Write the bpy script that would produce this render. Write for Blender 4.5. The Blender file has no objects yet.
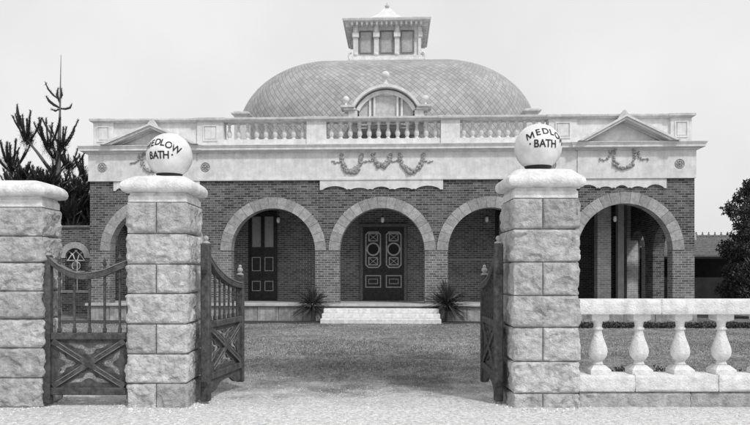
import bpy, bmesh, math, random
from math import sin, cos, pi, sqrt, atan2, radians
from mathutils import Vector, Matrix, noise
from mathutils.geometry import tessellate_polygon

random.seed(7)
S = bpy.context.scene
COL = S.collection
# ------------------------------------------------------------------ camera
F, VX, HY, EYE = 700.0, 366.0, 275.0, 1.6          # focal length in photo pixels, vanishing point, eye height
cd = bpy.data.cameras.new('camera'); cam = bpy.data.objects.new('camera', cd); COL.objects.link(cam)
cam.location = (0, 0, EYE); cam.rotation_euler = (pi/2, 0, 0)
cd.sensor_width = 36; cd.lens = 36*F/750; cd.clip_end = 3000; cd.clip_start = .1
cd.shift_x = (375-VX)/750; cd.shift_y = (HY-212.5)/750
S.camera = cam
# ------------------------------------------------------------------ sky + sun
SUN_EL, SUN_AZ = 50, 36      # azimuth: degrees to the right of straight behind the camera
w = bpy.data.worlds.new('World'); S.world = w; w.use_nodes = True
nt = w.node_tree; nt.nodes.clear()
sky = nt.nodes.new('ShaderNodeTexSky'); sky.sky_type = 'NISHITA'; sky.sun_disc = False
sky.sun_elevation = radians(SUN_EL); sky.sun_rotation = radians(180-SUN_AZ)
sky.air_density = 1; sky.dust_density = 5; sky.altitude = 0
hs = nt.nodes.new('ShaderNodeHueSaturation'); hs.inputs['Saturation'].default_value = 0
mixc = nt.nodes.new('ShaderNodeMix'); mixc.data_type = 'RGBA'
mixc.inputs[0].default_value = .8                      # mostly closed cloud cover
tcw = nt.nodes.new('ShaderNodeTexCoord'); nz = nt.nodes.new('ShaderNodeTexNoise')
nz.inputs['Scale'].default_value = 2.2; nz.inputs['Detail'].default_value = 5
rmp = nt.nodes.new('ShaderNodeMapRange'); rmp.inputs[1].default_value = .3; rmp.inputs[2].default_value = .7
rmp.inputs[3].default_value = 8.4; rmp.inputs[4].default_value = 10.6
bg = nt.nodes.new('ShaderNodeBackground'); bg.inputs[1].default_value = .1
out = nt.nodes.new('ShaderNodeOutputWorld')
L = nt.links.new
L(sky.outputs[0], hs.inputs['Color']); L(hs.outputs[0], mixc.inputs[6])
L(tcw.outputs['Generated'], nz.inputs['Vector']); L(nz.outputs['Fac'], rmp.inputs[0]); L(rmp.outputs[0], mixc.inputs[7])
L(mixc.outputs[2], bg.inputs[0]); L(bg.outputs[0], out.inputs[0])
sd = bpy.data.lights.new('sun', 'SUN'); sd.energy = 2.0; sd.angle = radians(5); sd.color = (1, 1, 1)
so = bpy.data.objects.new('sun', sd); COL.objects.link(so)
az, el = radians(SUN_AZ), radians(SUN_EL)
dvec = Vector((sin(az)*cos(el), -cos(az)*cos(el), sin(el)))
so.rotation_euler = dvec.to_track_quat('Z', 'Y').to_euler(); so.location = dvec*60
S.view_settings.view_transform = 'Standard'; S.view_settings.look = 'None'
S.view_settings.exposure = 0; S.view_settings.gamma = 1; S.view_settings.use_curve_mapping = False
S.render.engine = 'CYCLES'

# ------------------------------------------------------------------ mesh helpers
class MB:
    def __init__(s): s.v = []; s.f = []; s.uv = None
    def add(s, vs, fs):
        n = len(s.v); s.v += [tuple(v) for v in vs]; s.f += [tuple(n+i for i in f) for f in fs]; return s
    def box(s, x0, x1, y0, y1, z0, z1):
        return s.add([(x0,y0,z0),(x1,y0,z0),(x1,y1,z0),(x0,y1,z0),(x0,y0,z1),(x1,y0,z1),(x1,y1,z1),(x0,y1,z1)],
                     [(0,3,2,1),(4,5,6,7),(0,1,5,4),(1,2,6,5),(2,3,7,6),(3,0,4,7)])
    def bbox(s, x0, x1, y0, y1, z0, z1, b=.01):         # box with chamfered edges
        if b*2 >= min(x1-x0, y1-y0, z1-z0): b = min(x1-x0, y1-y0, z1-z0)*.25
        pts = []; idx = {}
        for ix, X in enumerate((x0, x1)):
            for iy, Y in enumerate((y0, y1)):
                for iz, Z in enumerate((z0, z1)):
                    dx, dy, dz = (b, -b)[ix], (b, -b)[iy], (b, -b)[iz]
                    idx[ix,iy,iz,0] = len(pts); pts.append((X, Y+dy, Z+dz))
                    idx[ix,iy,iz,1] = len(pts); pts.append((X+dx, Y, Z+dz))
                    idx[ix,iy,iz,2] = len(pts); pts.append((X+dx, Y+dy, Z))
        fs = []
        for i in (0, 1):
            fs.append(tuple(idx[i,a,c,0] for a, c in ((0,0),(1,0),(1,1),(0,1))))
            fs.append(tuple(idx[a,i,c,1] for a, c in ((0,0),(1,0),(1,1),(0,1))))
            fs.append(tuple(idx[a,c,i,2] for a, c in ((0,0),(1,0),(1,1),(0,1))))
        for i in (0, 1):
            for j in (0, 1):
                fs.append((idx[i,j,0,0], idx[i,j,0,1], idx[i,j,1,1], idx[i,j,1,0]))
                fs.append((idx[i,0,j,0], idx[i,0,j,2], idx[i,1,j,2], idx[i,1,j,0]))
                fs.append((idx[0,i,j,1], idx[0,i,j,2], idx[1,i,j,2], idx[1,i,j,1]))
                for k in (0, 1): fs.append((idx[i,j,k,0], idx[i,j,k,1], idx[i,j,k,2]))
        return s.add(pts, fs)
    def lathe(s, prof, c=(0,0,0), n=16, sx=1, sy=1):
        vs = []; fs = []
        for r, z in prof:
            for k in range(n):
                a = 2*pi*k/n; vs.append((c[0]+r*cos(a)*sx, c[1]+r*sin(a)*sy, c[2]+z))
        for i in range(len(prof)-1):
            for k in range(n):
                a, b = i*n+k, i*n+(k+1) % n; fs.append((a, b, b+n, a+n))
        fs.append(tuple(range(n-1, -1, -1))); fs.append(tuple((len(prof)-1)*n+k for k in range(n)))
        return s.add(vs, fs)
    def sphere(s, c, r, n=14, m=9, sz=1):
        return s.lathe([(max(r*sin(pi*i/m), r*.002), -r*cos(pi*i/m)*sz) for i in range(m+1)], c, n)
    def tube(s, path, rad, n=6):
        path = [Vector(p) for p in path]
        if not hasattr(rad, '__len__'): rad = [rad]*len(path)
        vs = []; fs = []
        up = None
        for i, p in enumerate(path):
            t = (path[min(i+1, len(path)-1)]-path[max(i-1, 0)])
            t = t.normalized() if t.length > 1e-9 else Vector((0,0,1))
            if up is None:
                up = Vector((0,0,1)) if abs(t.z) < .9 else Vector((1,0,0))
            a = t.cross(up).normalized(); b = a.cross(t).normalized(); up = b
            for k in range(n):
                q = 2*pi*k/n; vs.append(p+(a*cos(q)+b*sin(q))*rad[i])
        for i in range(len(path)-1):
            for k in range(n):
                a, b = i*n+k, i*n+(k+1) % n; fs.append((a, b, b+n, a+n))
        fs.append(tuple(range(n-1, -1, -1))); fs.append(tuple((len(path)-1)*n+k for k in range(n)))
        return s.add(vs, fs)
    def poly(s, loops, y0, y1):                           # xz outline with holes, extruded y0..y1
        vl = [[Vector((p[0], p[1], 0)) for p in lp] for lp in loops]
        tri = tessellate_polygon(vl)
        flat = [p for lp in loops for p in lp]; n = len(flat)
        vs = [(p[0], y0, p[1]) for p in flat]+[(p[0], y1, p[1]) for p in flat]
        fs = [tuple(t) for t in tri]+[tuple(i+n for i in t[::-1]) for t in tri]
        o = 0
        for lp in loops:
            m = len(lp)
            for i in range(m):
                a, b = o+i, o+(i+1) % m; fs.append((a, b, b+n, a+n))
            o += m
        return s.add(vs, fs)
    def rings(s, x0, x1, y0, y1, prof, ch=0, cap=True):   # mouldings round a rectangle: prof = (offset, z)
        vs = []; fs = []
        m = 4 if not ch else 8
        for o, z in prof:
            a, b, c, d = x0-o, x1+o, y0-o, y1+o
            if not ch: vs += [(a,c,z),(b,c,z),(b,d,z),(a,d,z)]
            else: vs += [(a+ch,c,z),(b-ch,c,z),(b,c+ch,z),(b,d-ch,z),(b-ch,d,z),(a+ch,d,z),(a,d-ch,z),(a,c+ch,z)]
        for i in range(len(prof)-1):
            for k in range(m):
                a, b = i*m+k, i*m+(k+1) % m; fs.append((a, b, b+m, a+m))
        if cap: fs.append(tuple(range(m-1, -1, -1))); fs.append(tuple((len(prof)-1)*m+k for k in range(m)))
        return s.add(vs, fs)
    def profx(s, x0, x1, prof, caps=True):                # (y, z) section swept along x
        n = len(prof); vs = [(x0, p[0], p[1]) for p in prof]+[(x1, p[0], p[1]) for p in prof]
        fs = [(i, (i+1) % n, (i+1) % n+n, i+n) for i in range(n)]
        tri = tessellate_polygon([[Vector((p[0], p[1], 0)) for p in prof]])
        fs += [tuple(t) for t in tri]+[tuple(i+n for i in t[::-1]) for t in tri]
        return s.add(vs, fs)
    def xf(s, M): s.v = [tuple(M @ Vector(v)) for v in s.v]; return s
    def build(s, name, m, parent=None, smooth=False, loc=None):
        me = bpy.data.meshes.new(name); me.from_pydata(s.v, [], s.f); me.update()
        bm = bmesh.new(); bm.from_mesh(me); bmesh.ops.recalc_face_normals(bm, faces=bm.faces); bm.to_mesh(me); bm.free()
        if smooth:
            for p in me.polygons: p.use_smooth = True
            if smooth == 'auto': me.set_sharp_from_angle(angle=radians(35))
        me.materials.append(m)
        o = bpy.data.objects.new(name, me); COL.objects.link(o)
        if parent: o.parent = parent
        if loc: o.location = loc
        return o
def empty(name, loc=(0,0,0), rz=0):
    o = bpy.data.objects.new(name, None); COL.objects.link(o); o.location = loc; o.rotation_euler = (0,0,rz); o.empty_display_size = .2
    return o
def tag(o, label=None, cat=None, group=None, kind=None):
    if label: o['label'] = label
    if cat: o['category'] = cat
    if group: o['group'] = group
    if kind: o['kind'] = kind
    return o
def copy_part(o, parent, loc):
    c = o.copy(); COL.objects.link(c); c.parent = parent; c.location = loc
    return c
def W(px, py, D): return Vector(((px-VX)*D/F, D, EYE+(HY-py)*D/F))
def G(px, py): D = EYE*F/(py-HY); return Vector(((px-VX)*D/F, D, 0))

# ------------------------------------------------------------------ materials (all neutral: the place is known in greys only)
def mat(name, c1, c2=None, scale=8, rough=.85, bump=0, bscale=None, detail=6, streak=0, spec=.3, lo=.35, hi=.65):
    m = bpy.data.materials.new(name); m.use_nodes = True; t = m.node_tree; b = t.nodes['Principled BSDF']
    b.inputs['Roughness'].default_value = rough; b.inputs['Specular IOR Level'].default_value = spec
    tc = t.nodes.new('ShaderNodeTexCoord')
    n = t.nodes.new('ShaderNodeTexNoise'); n.inputs['Scale'].default_value = scale; n.inputs['Detail'].default_value = detail
    n.inputs['Roughness'].default_value = .65
    t.links.new(tc.outputs['Object'], n.inputs['Vector'])
    r = t.nodes.new('ShaderNodeMapRange'); r.inputs[1].default_value = lo; r.inputs[2].default_value = hi
    r.inputs[3].default_value = c1; r.inputs[4].default_value = c2 if c2 is not None else c1
    t.links.new(n.outputs['Fac'], r.inputs[0]); col = r.outputs[0]
    if streak:                                            # rain-washed vertical dirt
        mp = t.nodes.new('ShaderNodeMapping'); mp.inputs['Scale'].default_value = (9, 9, .7)
        n2 = t.nodes.new('ShaderNodeTexNoise'); n2.inputs['Scale'].default_value = 1.3; n2.inputs['Detail'].default_value = 5
        t.links.new(tc.outputs['Object'], mp.inputs[0]); t.links.new(mp.outputs[0], n2.inputs['Vector'])
        r2 = t.nodes.new('ShaderNodeMapRange'); r2.inputs[1].default_value = .42; r2.inputs[2].default_value = .7
        r2.inputs[3].default_value = 1; r2.inputs[4].default_value = 1-streak
        t.links.new(n2.outputs['Fac'], r2.inputs[0])
        mu = t.nodes.new('ShaderNodeMath'); mu.operation = 'MULTIPLY'
        t.links.new(col, mu.inputs[0]); t.links.new(r2.outputs[0], mu.inputs[1]); col = mu.outputs[0]
    t.links.new(col, b.inputs['Base Color'])
    if bump:
        n3 = t.nodes.new('ShaderNodeTexNoise'); n3.inputs['Scale'].default_value = bscale or scale*4; n3.inputs['Detail'].default_value = 8
        t.links.new(tc.outputs['Object'], n3.inputs['Vector'])
        bp = t.nodes.new('ShaderNodeBump'); bp.inputs['Strength'].default_value = bump; bp.inputs['Distance'].default_value = .02
        t.links.new(n3.outputs['Fac'], bp.inputs['Height']); t.links.new(bp.outputs[0], b.inputs['Normal'])
    return m
def brick_mat(name, c1, c2, mortar, bias=0):
    m = bpy.data.materials.new(name); m.use_nodes = True; t = m.node_tree; b = t.nodes['Principled BSDF']; K = t.links.new
    b.inputs['Roughness'].default_value = .9; b.inputs['Specular IOR Level'].default_value = .2
    tc = t.nodes.new('ShaderNodeTexCoord'); sp = t.nodes.new('ShaderNodeSeparateXYZ'); K(tc.outputs['Object'], sp.inputs[0])
    ad = t.nodes.new('ShaderNodeMath'); ad.operation = 'ADD'; K(sp.outputs[0], ad.inputs[0]); K(sp.outputs[1], ad.inputs[1])
    cb = t.nodes.new('ShaderNodeCombineXYZ'); K(ad.outputs[0], cb.inputs[0]); K(sp.outputs[2], cb.inputs[1])
    br = t.nodes.new('ShaderNodeTexBrick'); K(cb.outputs[0], br.inputs['Vector'])
    br.inputs['Color1'].default_value = (c1,)*3+(1,); br.inputs['Color2'].default_value = (c2,)*3+(1,)
    br.inputs['Mortar'].default_value = (mortar,)*3+(1,)
    br.inputs['Scale'].default_value = 1; br.inputs['Brick Width'].default_value = .235; br.inputs['Row Height'].default_value = .080
    br.inputs['Mortar Size'].default_value = .0105; br.inputs['Mortar Smooth'].default_value = .2; br.inputs['Bias'].default_value = bias
    n = t.nodes.new('ShaderNodeTexNoise'); n.inputs['Scale'].default_value = 1.3; n.inputs['Detail'].default_value = 12; n.inputs['Roughness'].default_value = .88
    K(tc.outputs['Object'], n.inputs['Vector'])
    r = t.nodes.new('ShaderNodeMapRange'); r.inputs[1].default_value = .3; r.inputs[2].default_value = .7; r.inputs[3].default_value = .5; r.inputs[4].default_value = 1.5
    K(n.outputs['Fac'], r.inputs[0])
    mx = t.nodes.new('ShaderNodeVectorMath'); mx.operation = 'SCALE'; K(br.outputs['Color'], mx.inputs[0]); K(r.outputs[0], mx.inputs['Scale'])
    K(mx.outputs[0], b.inputs['Base Color'])
    bp = t.nodes.new('ShaderNodeBump'); bp.inputs['Strength'].default_value = .6; bp.inputs['Distance'].default_value = .01; bp.invert = True
    K(br.outputs['Fac'], bp.inputs['Height']); K(bp.outputs[0], b.inputs['Normal'])
    return m
def foliage_mat(name, c1, c2, transl=.0):
    m = bpy.data.materials.new(name); m.use_nodes = True; t = m.node_tree; b = t.nodes['Principled BSDF']; K = t.links.new
    g = t.nodes.new('ShaderNodeNewGeometry'); r = t.nodes.new('ShaderNodeMapRange')
    r.inputs[3].default_value = c1; r.inputs[4].default_value = c2
    K(g.outputs['Random Per Island'], r.inputs[0]); K(r.outputs[0], b.inputs['Base Color'])
    b.inputs['Roughness'].default_value = .6; b.inputs['Specular IOR Level'].default_value = .3
    return m
M = {}
M['stucco'] = mat('painted_stucco', .60, .80, 3.5, streak=.09, detail=12, bump=.25, bscale=30)
M['coping'] = mat('cement_coping', .46, .66, 4, streak=.1, detail=12, bump=.3, bscale=30)
M['ornament'] = mat('weathered_shaded_plaster', .26, .42, 14, bump=.3)  # darker than the stucco: dirt, plus relief shading put into the colour
M['sandstone'] = mat('rock_faced_sandstone', .30, .66, 9, bump=1, bscale=45, detail=14, lo=.3, hi=.7, streak=.12)
M['dressed'] = mat('dressed_sandstone', .60, .84, 8, bump=.7, bscale=45, detail=12, streak=.15)
M['plinthstone'] = mat('plinth_stone', .24, .46, 4, bump=.7, bscale=20, streak=.3)
M['joint'] = mat('joint_mortar', .24, .40, 20)
M['voussoir'] = mat('voussoir_stone', .28, .46, 9, bump=.7, bscale=30, detail=12)
M['brick'] = brick_mat('dark_brick', .04, .15, .25)
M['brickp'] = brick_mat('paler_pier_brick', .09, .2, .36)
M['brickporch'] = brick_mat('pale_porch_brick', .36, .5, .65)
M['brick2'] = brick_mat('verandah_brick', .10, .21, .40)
M['wood'] = mat('weathered_gate_timber', .04, .11, 12, rough=.75, bump=.4, streak=.3)
M['edge'] = mat('highlight_timber', .13, .22, 14, rough=.7, bump=.4)  # lighter tone puts the highlights on bevelled timber into the colour
M['finial'] = mat('pale_finial_paint', .28, .42, 10)
M['door'] = mat('dark_door_paint', .02, .045, 10, rough=.45)
M['doorline'] = mat('pale_door_moulding', .36, .62, 12, rough=.5)
M['glass'] = mat('etched_glass', .01, .03, 30, rough=.5, spec=.2)
M['louvre'] = mat('lantern_panel_glass', .34, .44, 9, rough=.3)
M['windowpane'] = mat('frosted_pane', .42, .58, 9, rough=.3)
M['globe'] = mat('opal_glass', .62, .82, 5, detail=10, rough=.18, spec=.5)
M['black'] = mat('black_paint', .018, .03, 10, rough=.5)
M['iron'] = mat('dark_iron', .02, .04, 10, rough=.5)
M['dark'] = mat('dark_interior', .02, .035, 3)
M['tile'] = mat('roof_tiles', .14, .24, 8, bump=.4)
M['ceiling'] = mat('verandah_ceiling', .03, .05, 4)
M['floor'] = mat('verandah_floor', .36, .5, 4, bump=.2)
M['bark'] = mat('pine_bark', .10, .18, 20, bump=.6)
M['needles'] = foliage_mat('pine_needles', .010, .05)
M['leaves'] = foliage_mat('tree_leaves', .02, .07)
M['yucca'] = foliage_mat('yucca_leaves', .02, .10)
M['shrub'] = foliage_mat('shrub_leaves', .03, .12)
M['grass'] = foliage_mat('grass_blades', .05, .5)
M['soil'] = mat('garden_soil', .03, .07, 12, bump=.6)

def per_block(m, lo):         # every stone of the wall has its own tone
    t = m.node_tree; b = t.nodes['Principled BSDF']; K = t.links.new; src = b.inputs['Base Color'].links[0].from_socket
    g = t.nodes.new('ShaderNodeNewGeometry'); r = t.nodes.new('ShaderNodeMapRange'); r.inputs[3].default_value = lo; r.inputs[4].default_value = 1.06
    K(g.outputs['Random Per Island'], r.inputs[0]); mu = t.nodes.new('ShaderNodeMath'); mu.operation = 'MULTIPLY'
    K(src, mu.inputs[0]); K(r.outputs[0], mu.inputs[1]); K(mu.outputs[0], b.inputs['Base Color'])
per_block(M['sandstone'], .72); per_block(M['voussoir'], .7); per_block(M['plinthstone'], .8)
# dome shingles laid diagonally
def shingle_mat():
    m = bpy.data.materials.new('diamond_shingles'); m.use_nodes = True; t = m.node_tree; b = t.nodes['Principled BSDF']; K = t.links.new
    b.inputs['Roughness'].default_value = .8
    uv = t.nodes.new('ShaderNodeUVMap'); uv.uv_map = 'UVMap'; sp = t.nodes.new('ShaderNodeSeparateXYZ'); K(uv.outputs[0], sp.inputs[0])
    def mth(op, a, bb=None):
        n = t.nodes.new('ShaderNodeMath'); n.operation = op
        for i, q in enumerate((a, bb)):
            if q is None: continue
            if isinstance(q, (int, float)): n.inputs[i].default_value = q
            else: K(q, n.inputs[i])
        return n.outputs[0]
    A = mth('ADD', sp.outputs[0], sp.outputs[1]); B_ = mth('SUBTRACT', sp.outputs[0], sp.outputs[1])
    fa, fb = mth('FRACT', A), mth('FRACT', B_)
    edge = mth('MINIMUM', mth('MINIMUM', fa, mth('SUBTRACT', 1, fa)), mth('ADD', .045, mth('MINIMUM', fb, mth('SUBTRACT', 1, fb))))
    r = t.nodes.new('ShaderNodeMapRange'); r.inputs[1].default_value = .02; r.inputs[2].default_value = .13; r.inputs[3].default_value = .66; r.inputs[4].default_value = 1
    K(edge, r.inputs[0])
    cb = t.nodes.new('ShaderNodeCombineXYZ'); K(mth('FLOOR', A), cb.inputs[0]); K(mth('FLOOR', B_), cb.inputs[1])
    wn = t.nodes.new('ShaderNodeTexWhiteNoise'); K(cb.outputs[0], wn.inputs['Vector'])
    r2 = t.nodes.new('ShaderNodeMapRange'); r2.inputs[3].default_value = .31; r2.inputs[4].default_value = .41; K(wn.outputs['Value'], r2.inputs[0])
    tc = t.nodes.new('ShaderNodeTexCoord'); n = t.nodes.new('ShaderNodeTexNoise'); n.inputs['Scale'].default_value = .8; n.inputs['Detail'].default_value = 6
    K(tc.outputs['Object'], n.inputs['Vector'])
    r3 = t.nodes.new('ShaderNodeMapRange'); r3.inputs[1].default_value = .3; r3.inputs[2].default_value = .7; r3.inputs[3].default_value = .85; r3.inputs[4].default_value = 1.15; K(n.outputs['Fac'], r3.inputs[0])
    K(mth('MULTIPLY', mth('MULTIPLY', r.outputs[0], r2.outputs[0]), r3.outputs[0]), b.inputs['Base Color'])
    bp = t.nodes.new('ShaderNodeBump'); bp.inputs['Strength'].default_value = .7; bp.inputs['Distance'].default_value = .03
    K(mth('ADD', mth('MULTIPLY', fb, .6), r.outputs[0]), bp.inputs['Height']); K(bp.outputs[0], b.inputs['Normal'])
    return m
M['shingle'] = shingle_mat()

# lawn and ground
def dark_patch(t, b):
    """the darker ground in the middle of the drive: multiplies whatever feeds Base Color"""
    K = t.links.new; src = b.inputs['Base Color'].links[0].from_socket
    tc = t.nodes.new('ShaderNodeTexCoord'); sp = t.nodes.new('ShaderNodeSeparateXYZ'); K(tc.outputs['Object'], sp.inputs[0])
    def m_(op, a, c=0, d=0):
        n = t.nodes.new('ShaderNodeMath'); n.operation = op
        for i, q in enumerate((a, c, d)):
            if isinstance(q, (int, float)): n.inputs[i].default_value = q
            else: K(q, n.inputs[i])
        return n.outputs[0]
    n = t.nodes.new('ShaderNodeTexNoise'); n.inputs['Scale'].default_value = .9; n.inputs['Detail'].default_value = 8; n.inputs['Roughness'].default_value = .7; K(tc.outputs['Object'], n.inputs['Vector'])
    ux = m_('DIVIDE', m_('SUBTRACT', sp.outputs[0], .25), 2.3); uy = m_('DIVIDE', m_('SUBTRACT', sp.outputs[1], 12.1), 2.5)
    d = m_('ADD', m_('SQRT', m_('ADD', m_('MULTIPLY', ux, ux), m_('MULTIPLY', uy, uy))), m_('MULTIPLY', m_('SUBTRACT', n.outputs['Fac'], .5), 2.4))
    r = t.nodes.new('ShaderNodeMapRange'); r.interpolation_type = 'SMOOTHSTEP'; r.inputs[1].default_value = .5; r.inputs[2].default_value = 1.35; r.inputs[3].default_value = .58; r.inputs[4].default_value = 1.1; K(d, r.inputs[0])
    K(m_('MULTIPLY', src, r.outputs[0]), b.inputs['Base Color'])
dark_patch(M['grass'].node_tree, M['grass'].node_tree.nodes['Principled BSDF'])
def lawn_mat():
    m = bpy.data.materials.new('worn_lawn'); m.use_nodes = True; t = m.node_tree; b = t.nodes['Principled BSDF']; K = t.links.new
    b.inputs['Roughness'].default_value = .95; b.inputs['Specular IOR Level'].default_value = .1
    tc = t.nodes.new('ShaderNodeTexCoord')
    def nz(scale, det=8, ro=.7):
        n = t.nodes.new('ShaderNodeTexNoise'); n.inputs['Scale'].default_value = scale; n.inputs['Detail'].default_value = det; n.inputs['Roughness'].default_value = ro
        K(tc.outputs['Object'], n.inputs['Vector']); return n.outputs['Fac']
    def rng(x, a, b_, c, d):
        r = t.nodes.new('ShaderNodeMapRange'); K(x, r.inputs[0])
        for i, q in enumerate((a, b_, c, d)): r.inputs[i+1].default_value = q
        return r.outputs[0]
    def mul(a, c):
        n = t.nodes.new('ShaderNodeMath'); n.operation = 'MULTIPLY'; K(a, n.inputs[0]); K(c, n.inputs[1]); return n.outputs[0]
    sp = t.nodes.new('ShaderNodeSeparateXYZ'); K(tc.outputs['Object'], sp.inputs[0])
    g_ = mul(rng(nz(.35, 4), .35, .65, .13, .30), rng(nz(11), .38, .62, .35, 1.6))
    ad = t.nodes.new('ShaderNodeMath'); ad.operation = 'MULTIPLY_ADD'; K(nz(1.6, 10), ad.inputs[0]); ad.inputs[1].default_value = -4.5; K(sp.outputs[1], ad.inputs[2])
    mx = t.nodes.new('ShaderNodeMix'); K(rng(ad.outputs[0], 7.0, 9.6, 1, 0), mx.inputs[0]); K(g_, mx.inputs[2]); K(rng(nz(22, 14), .3, .7, .26, .62), mx.inputs[3])
    K(mul(mx.outputs[0], mul(rng(nz(2.4, 8), .35, .65, .72, 1.28), rng(ad.outputs[0], 6.4, 7.8, 1.5, 1))), b.inputs['Base Color'])
    dark_patch(t, b)
    bp = t.nodes.new('ShaderNodeBump'); bp.inputs['Strength'].default_value = 1; bp.inputs['Distance'].default_value = .05
    K(nz(25), bp.inputs['Height']); K(bp.outputs[0], b.inputs['Normal'])
    return m
M['lawn'] = lawn_mat()
M['road'] = mat('pale_gravel_road', .40, .82, 22, rough=.95, bump=.9, bscale=60, detail=14)
M['pebble'] = foliage_mat('road_pebbles', .3, .85)
def road_edge(m):
    t = m.node_tree; b = t.nodes['Principled BSDF']; K = t.links.new; src = b.inputs['Base Color'].links[0].from_socket
    tc = t.nodes.new('ShaderNodeTexCoord'); sp = t.nodes.new('ShaderNodeSeparateXYZ'); K(tc.outputs['Object'], sp.inputs[0])
    n = t.nodes.new('ShaderNodeTexNoise'); n.inputs['Scale'].default_value = 1.8; n.inputs['Detail'].default_value = 10; K(tc.outputs['Object'], n.inputs['Vector'])
    a = t.nodes.new('ShaderNodeMath'); a.operation = 'MULTIPLY_ADD'; K(n.outputs['Fac'], a.inputs[0]); a.inputs[1].default_value = 1.6; K(sp.outputs[1], a.inputs[2])
    r = t.nodes.new('ShaderNodeMapRange'); K(a.outputs[0], r.inputs[0])
    for i, q in enumerate((9.0, 10.1, 1.0, .72)): r.inputs[i+1].default_value = q
    mu = t.nodes.new('ShaderNodeMath'); mu.operation = 'MULTIPLY'; K(src, mu.inputs[0]); K(r.outputs[0], mu.inputs[1]); K(mu.outputs[0], b.inputs['Base Color'])
road_edge(M['road'])
M['earth'] = mat('open_ground', .12, .22, .4, rough=.95, bump=.5, bscale=6)

def sheet(name, pts, z, m, kind='structure'):
    tri = tessellate_polygon([[Vector((p[0], p[1], 0)) for p in pts]])
    mb = MB(); mb.add([(p[0], p[1], z) for p in pts], [tuple(q) for q in tri])
    o = mb.build(name, m); tag(o, kind=kind)
    me = o.data
    for p in me.polygons:
        if p.normal.z < 0: p.flip()
    return o
sheet('ground', [(-900,-300),(900,-300),(900,1500),(-900,1500)], 0, M['earth'])
sheet('lawn', [(-26,8.6),(26,8.6),(26,45),(-26,45)], .004, M['lawn'])
edge = []
random.seed(3)
n = 700
for i in range(n+1):
    x = 26-52*i/n
    edge.append((x, 9.1+.3*noise.noise((x*.9, 0, 3))+.25*noise.noise((x*4, 1, 3))+.12*random.uniform(-1, 1)))
sheet('road', [(-26,-12),(26,-12)]+edge, .010, M['road'])

# ------------------------------------------------------------------ the bath house
BD = 24.3; YAW = radians(-2.45)
broot = empty('bath_house', ((385-VX)*BD/F, BD, 0), YAW)
tag(broot, 'low domed brick bath house with five stone arches and white balustraded parapet beyond the lawn', 'building')
def BX(px, yl=0, py=None):
    """local x (and z) of the point of the plane y=yl of the building seen at photo px"""
    # world = o + R(yaw)*(xl, yl);   X/Y = (px-VX)/F
    c, s = cos(YAW), sin(YAW); k = (px-VX)/F; ox, oy = broot.location.x, broot.location.y
    # ox + c xl - s yl = k (oy + s xl + c yl)
    xl = (k*(oy+c*yl)-ox+s*yl)/(c-k*s)
    if py is None: return xl
    Y = oy+s*xl+c*yl
    return xl, EYE+(HY-py)*Y/F
def BZ(py, yl=0): return EYE+(HY-py)*(BD+yl)/F
ZF, ZS, ZFR, ZC, ZP = .61, BZ(250.5), BZ(180), BZ(151.5), BZ(116.5)
XL, XR = BX(90), BX(694.5)
RI, RO = 1.50, 1.85
ARC = [BX(152.5), BX(273), BX(382), BX(491), BX(625)]
RIN = [1.52, 1.48, 1.48, 1.48, 1.6]; ROUT = [1.86, 1.85, 1.85, 1.85, 1.98]
TH = .46
# front brick wall
lp = [(XL, ZS)]
for c, ri, ro in zip(ARC, RIN, ROUT):
    lp += [(c-ro, ZS)]
    lp += [(c-ro*cos(pi*i/32), ZS+ro*sin(pi*i/32)) for i in range(1, 32)]
    lp += [(c+ro, ZS)]
lp += [(XR, ZS), (XR, ZFR), (XL, ZFR)]
# neighbouring arch rings overlap a little at the springing: keep them apart
for i in range(4):
    gap = (ARC[i+1]-ROUT[i+1])-(ARC[i]+ROUT[i])
    if gap < .02: print('arch gap', i, gap)
front = MB().poly([lp], 0, TH).build('arcade_wall', M['brick'], broot)
pe = [XL]
for c, ri in zip(ARC, RIN): pe += [c-ri, c+ri]
pe += [XR]
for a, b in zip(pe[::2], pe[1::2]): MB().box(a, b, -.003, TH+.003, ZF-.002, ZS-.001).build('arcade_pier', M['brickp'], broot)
for c, ri, ro in zip(ARC, RIN, ROUT):
    mb = MB(); nv = 17
    for k in range(nv):
        a0, a1 = pi*k/nv+.0035, pi*(k+1)/nv-.0035
        pr = 0.028+random.uniform(-.006, .006)
        aa = [a0+(a1-a0)*j/3 for j in range(4)]
        mb.poly([[(c-(ri-.004)*cos(a), ZS+.002+(ri-.004)*sin(a)) for a in aa]+[(c-(ro+.01)*cos(a), ZS+.002+(ro+.01)*sin(a)) for a in aa[::-1]]], -pr, TH-.01)
    o = mb.build('arch_surround', M['voussoir'], broot)
    mb = MB(); nn = 32
    mb.poly([[(c-(ri+.012)*cos(pi*j/nn), ZS+.001+(ri+.012)*sin(pi*j/nn)) for j in range(nn+1)]+[(c-(ro-.012)*cos(pi*j/nn), ZS+.001+(ro-.012)*sin(pi*j/nn)) for j in range(nn, -1, -1)]], -.012, TH-.02)
    mb.build('mortar_bed', M['joint'], o)
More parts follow.
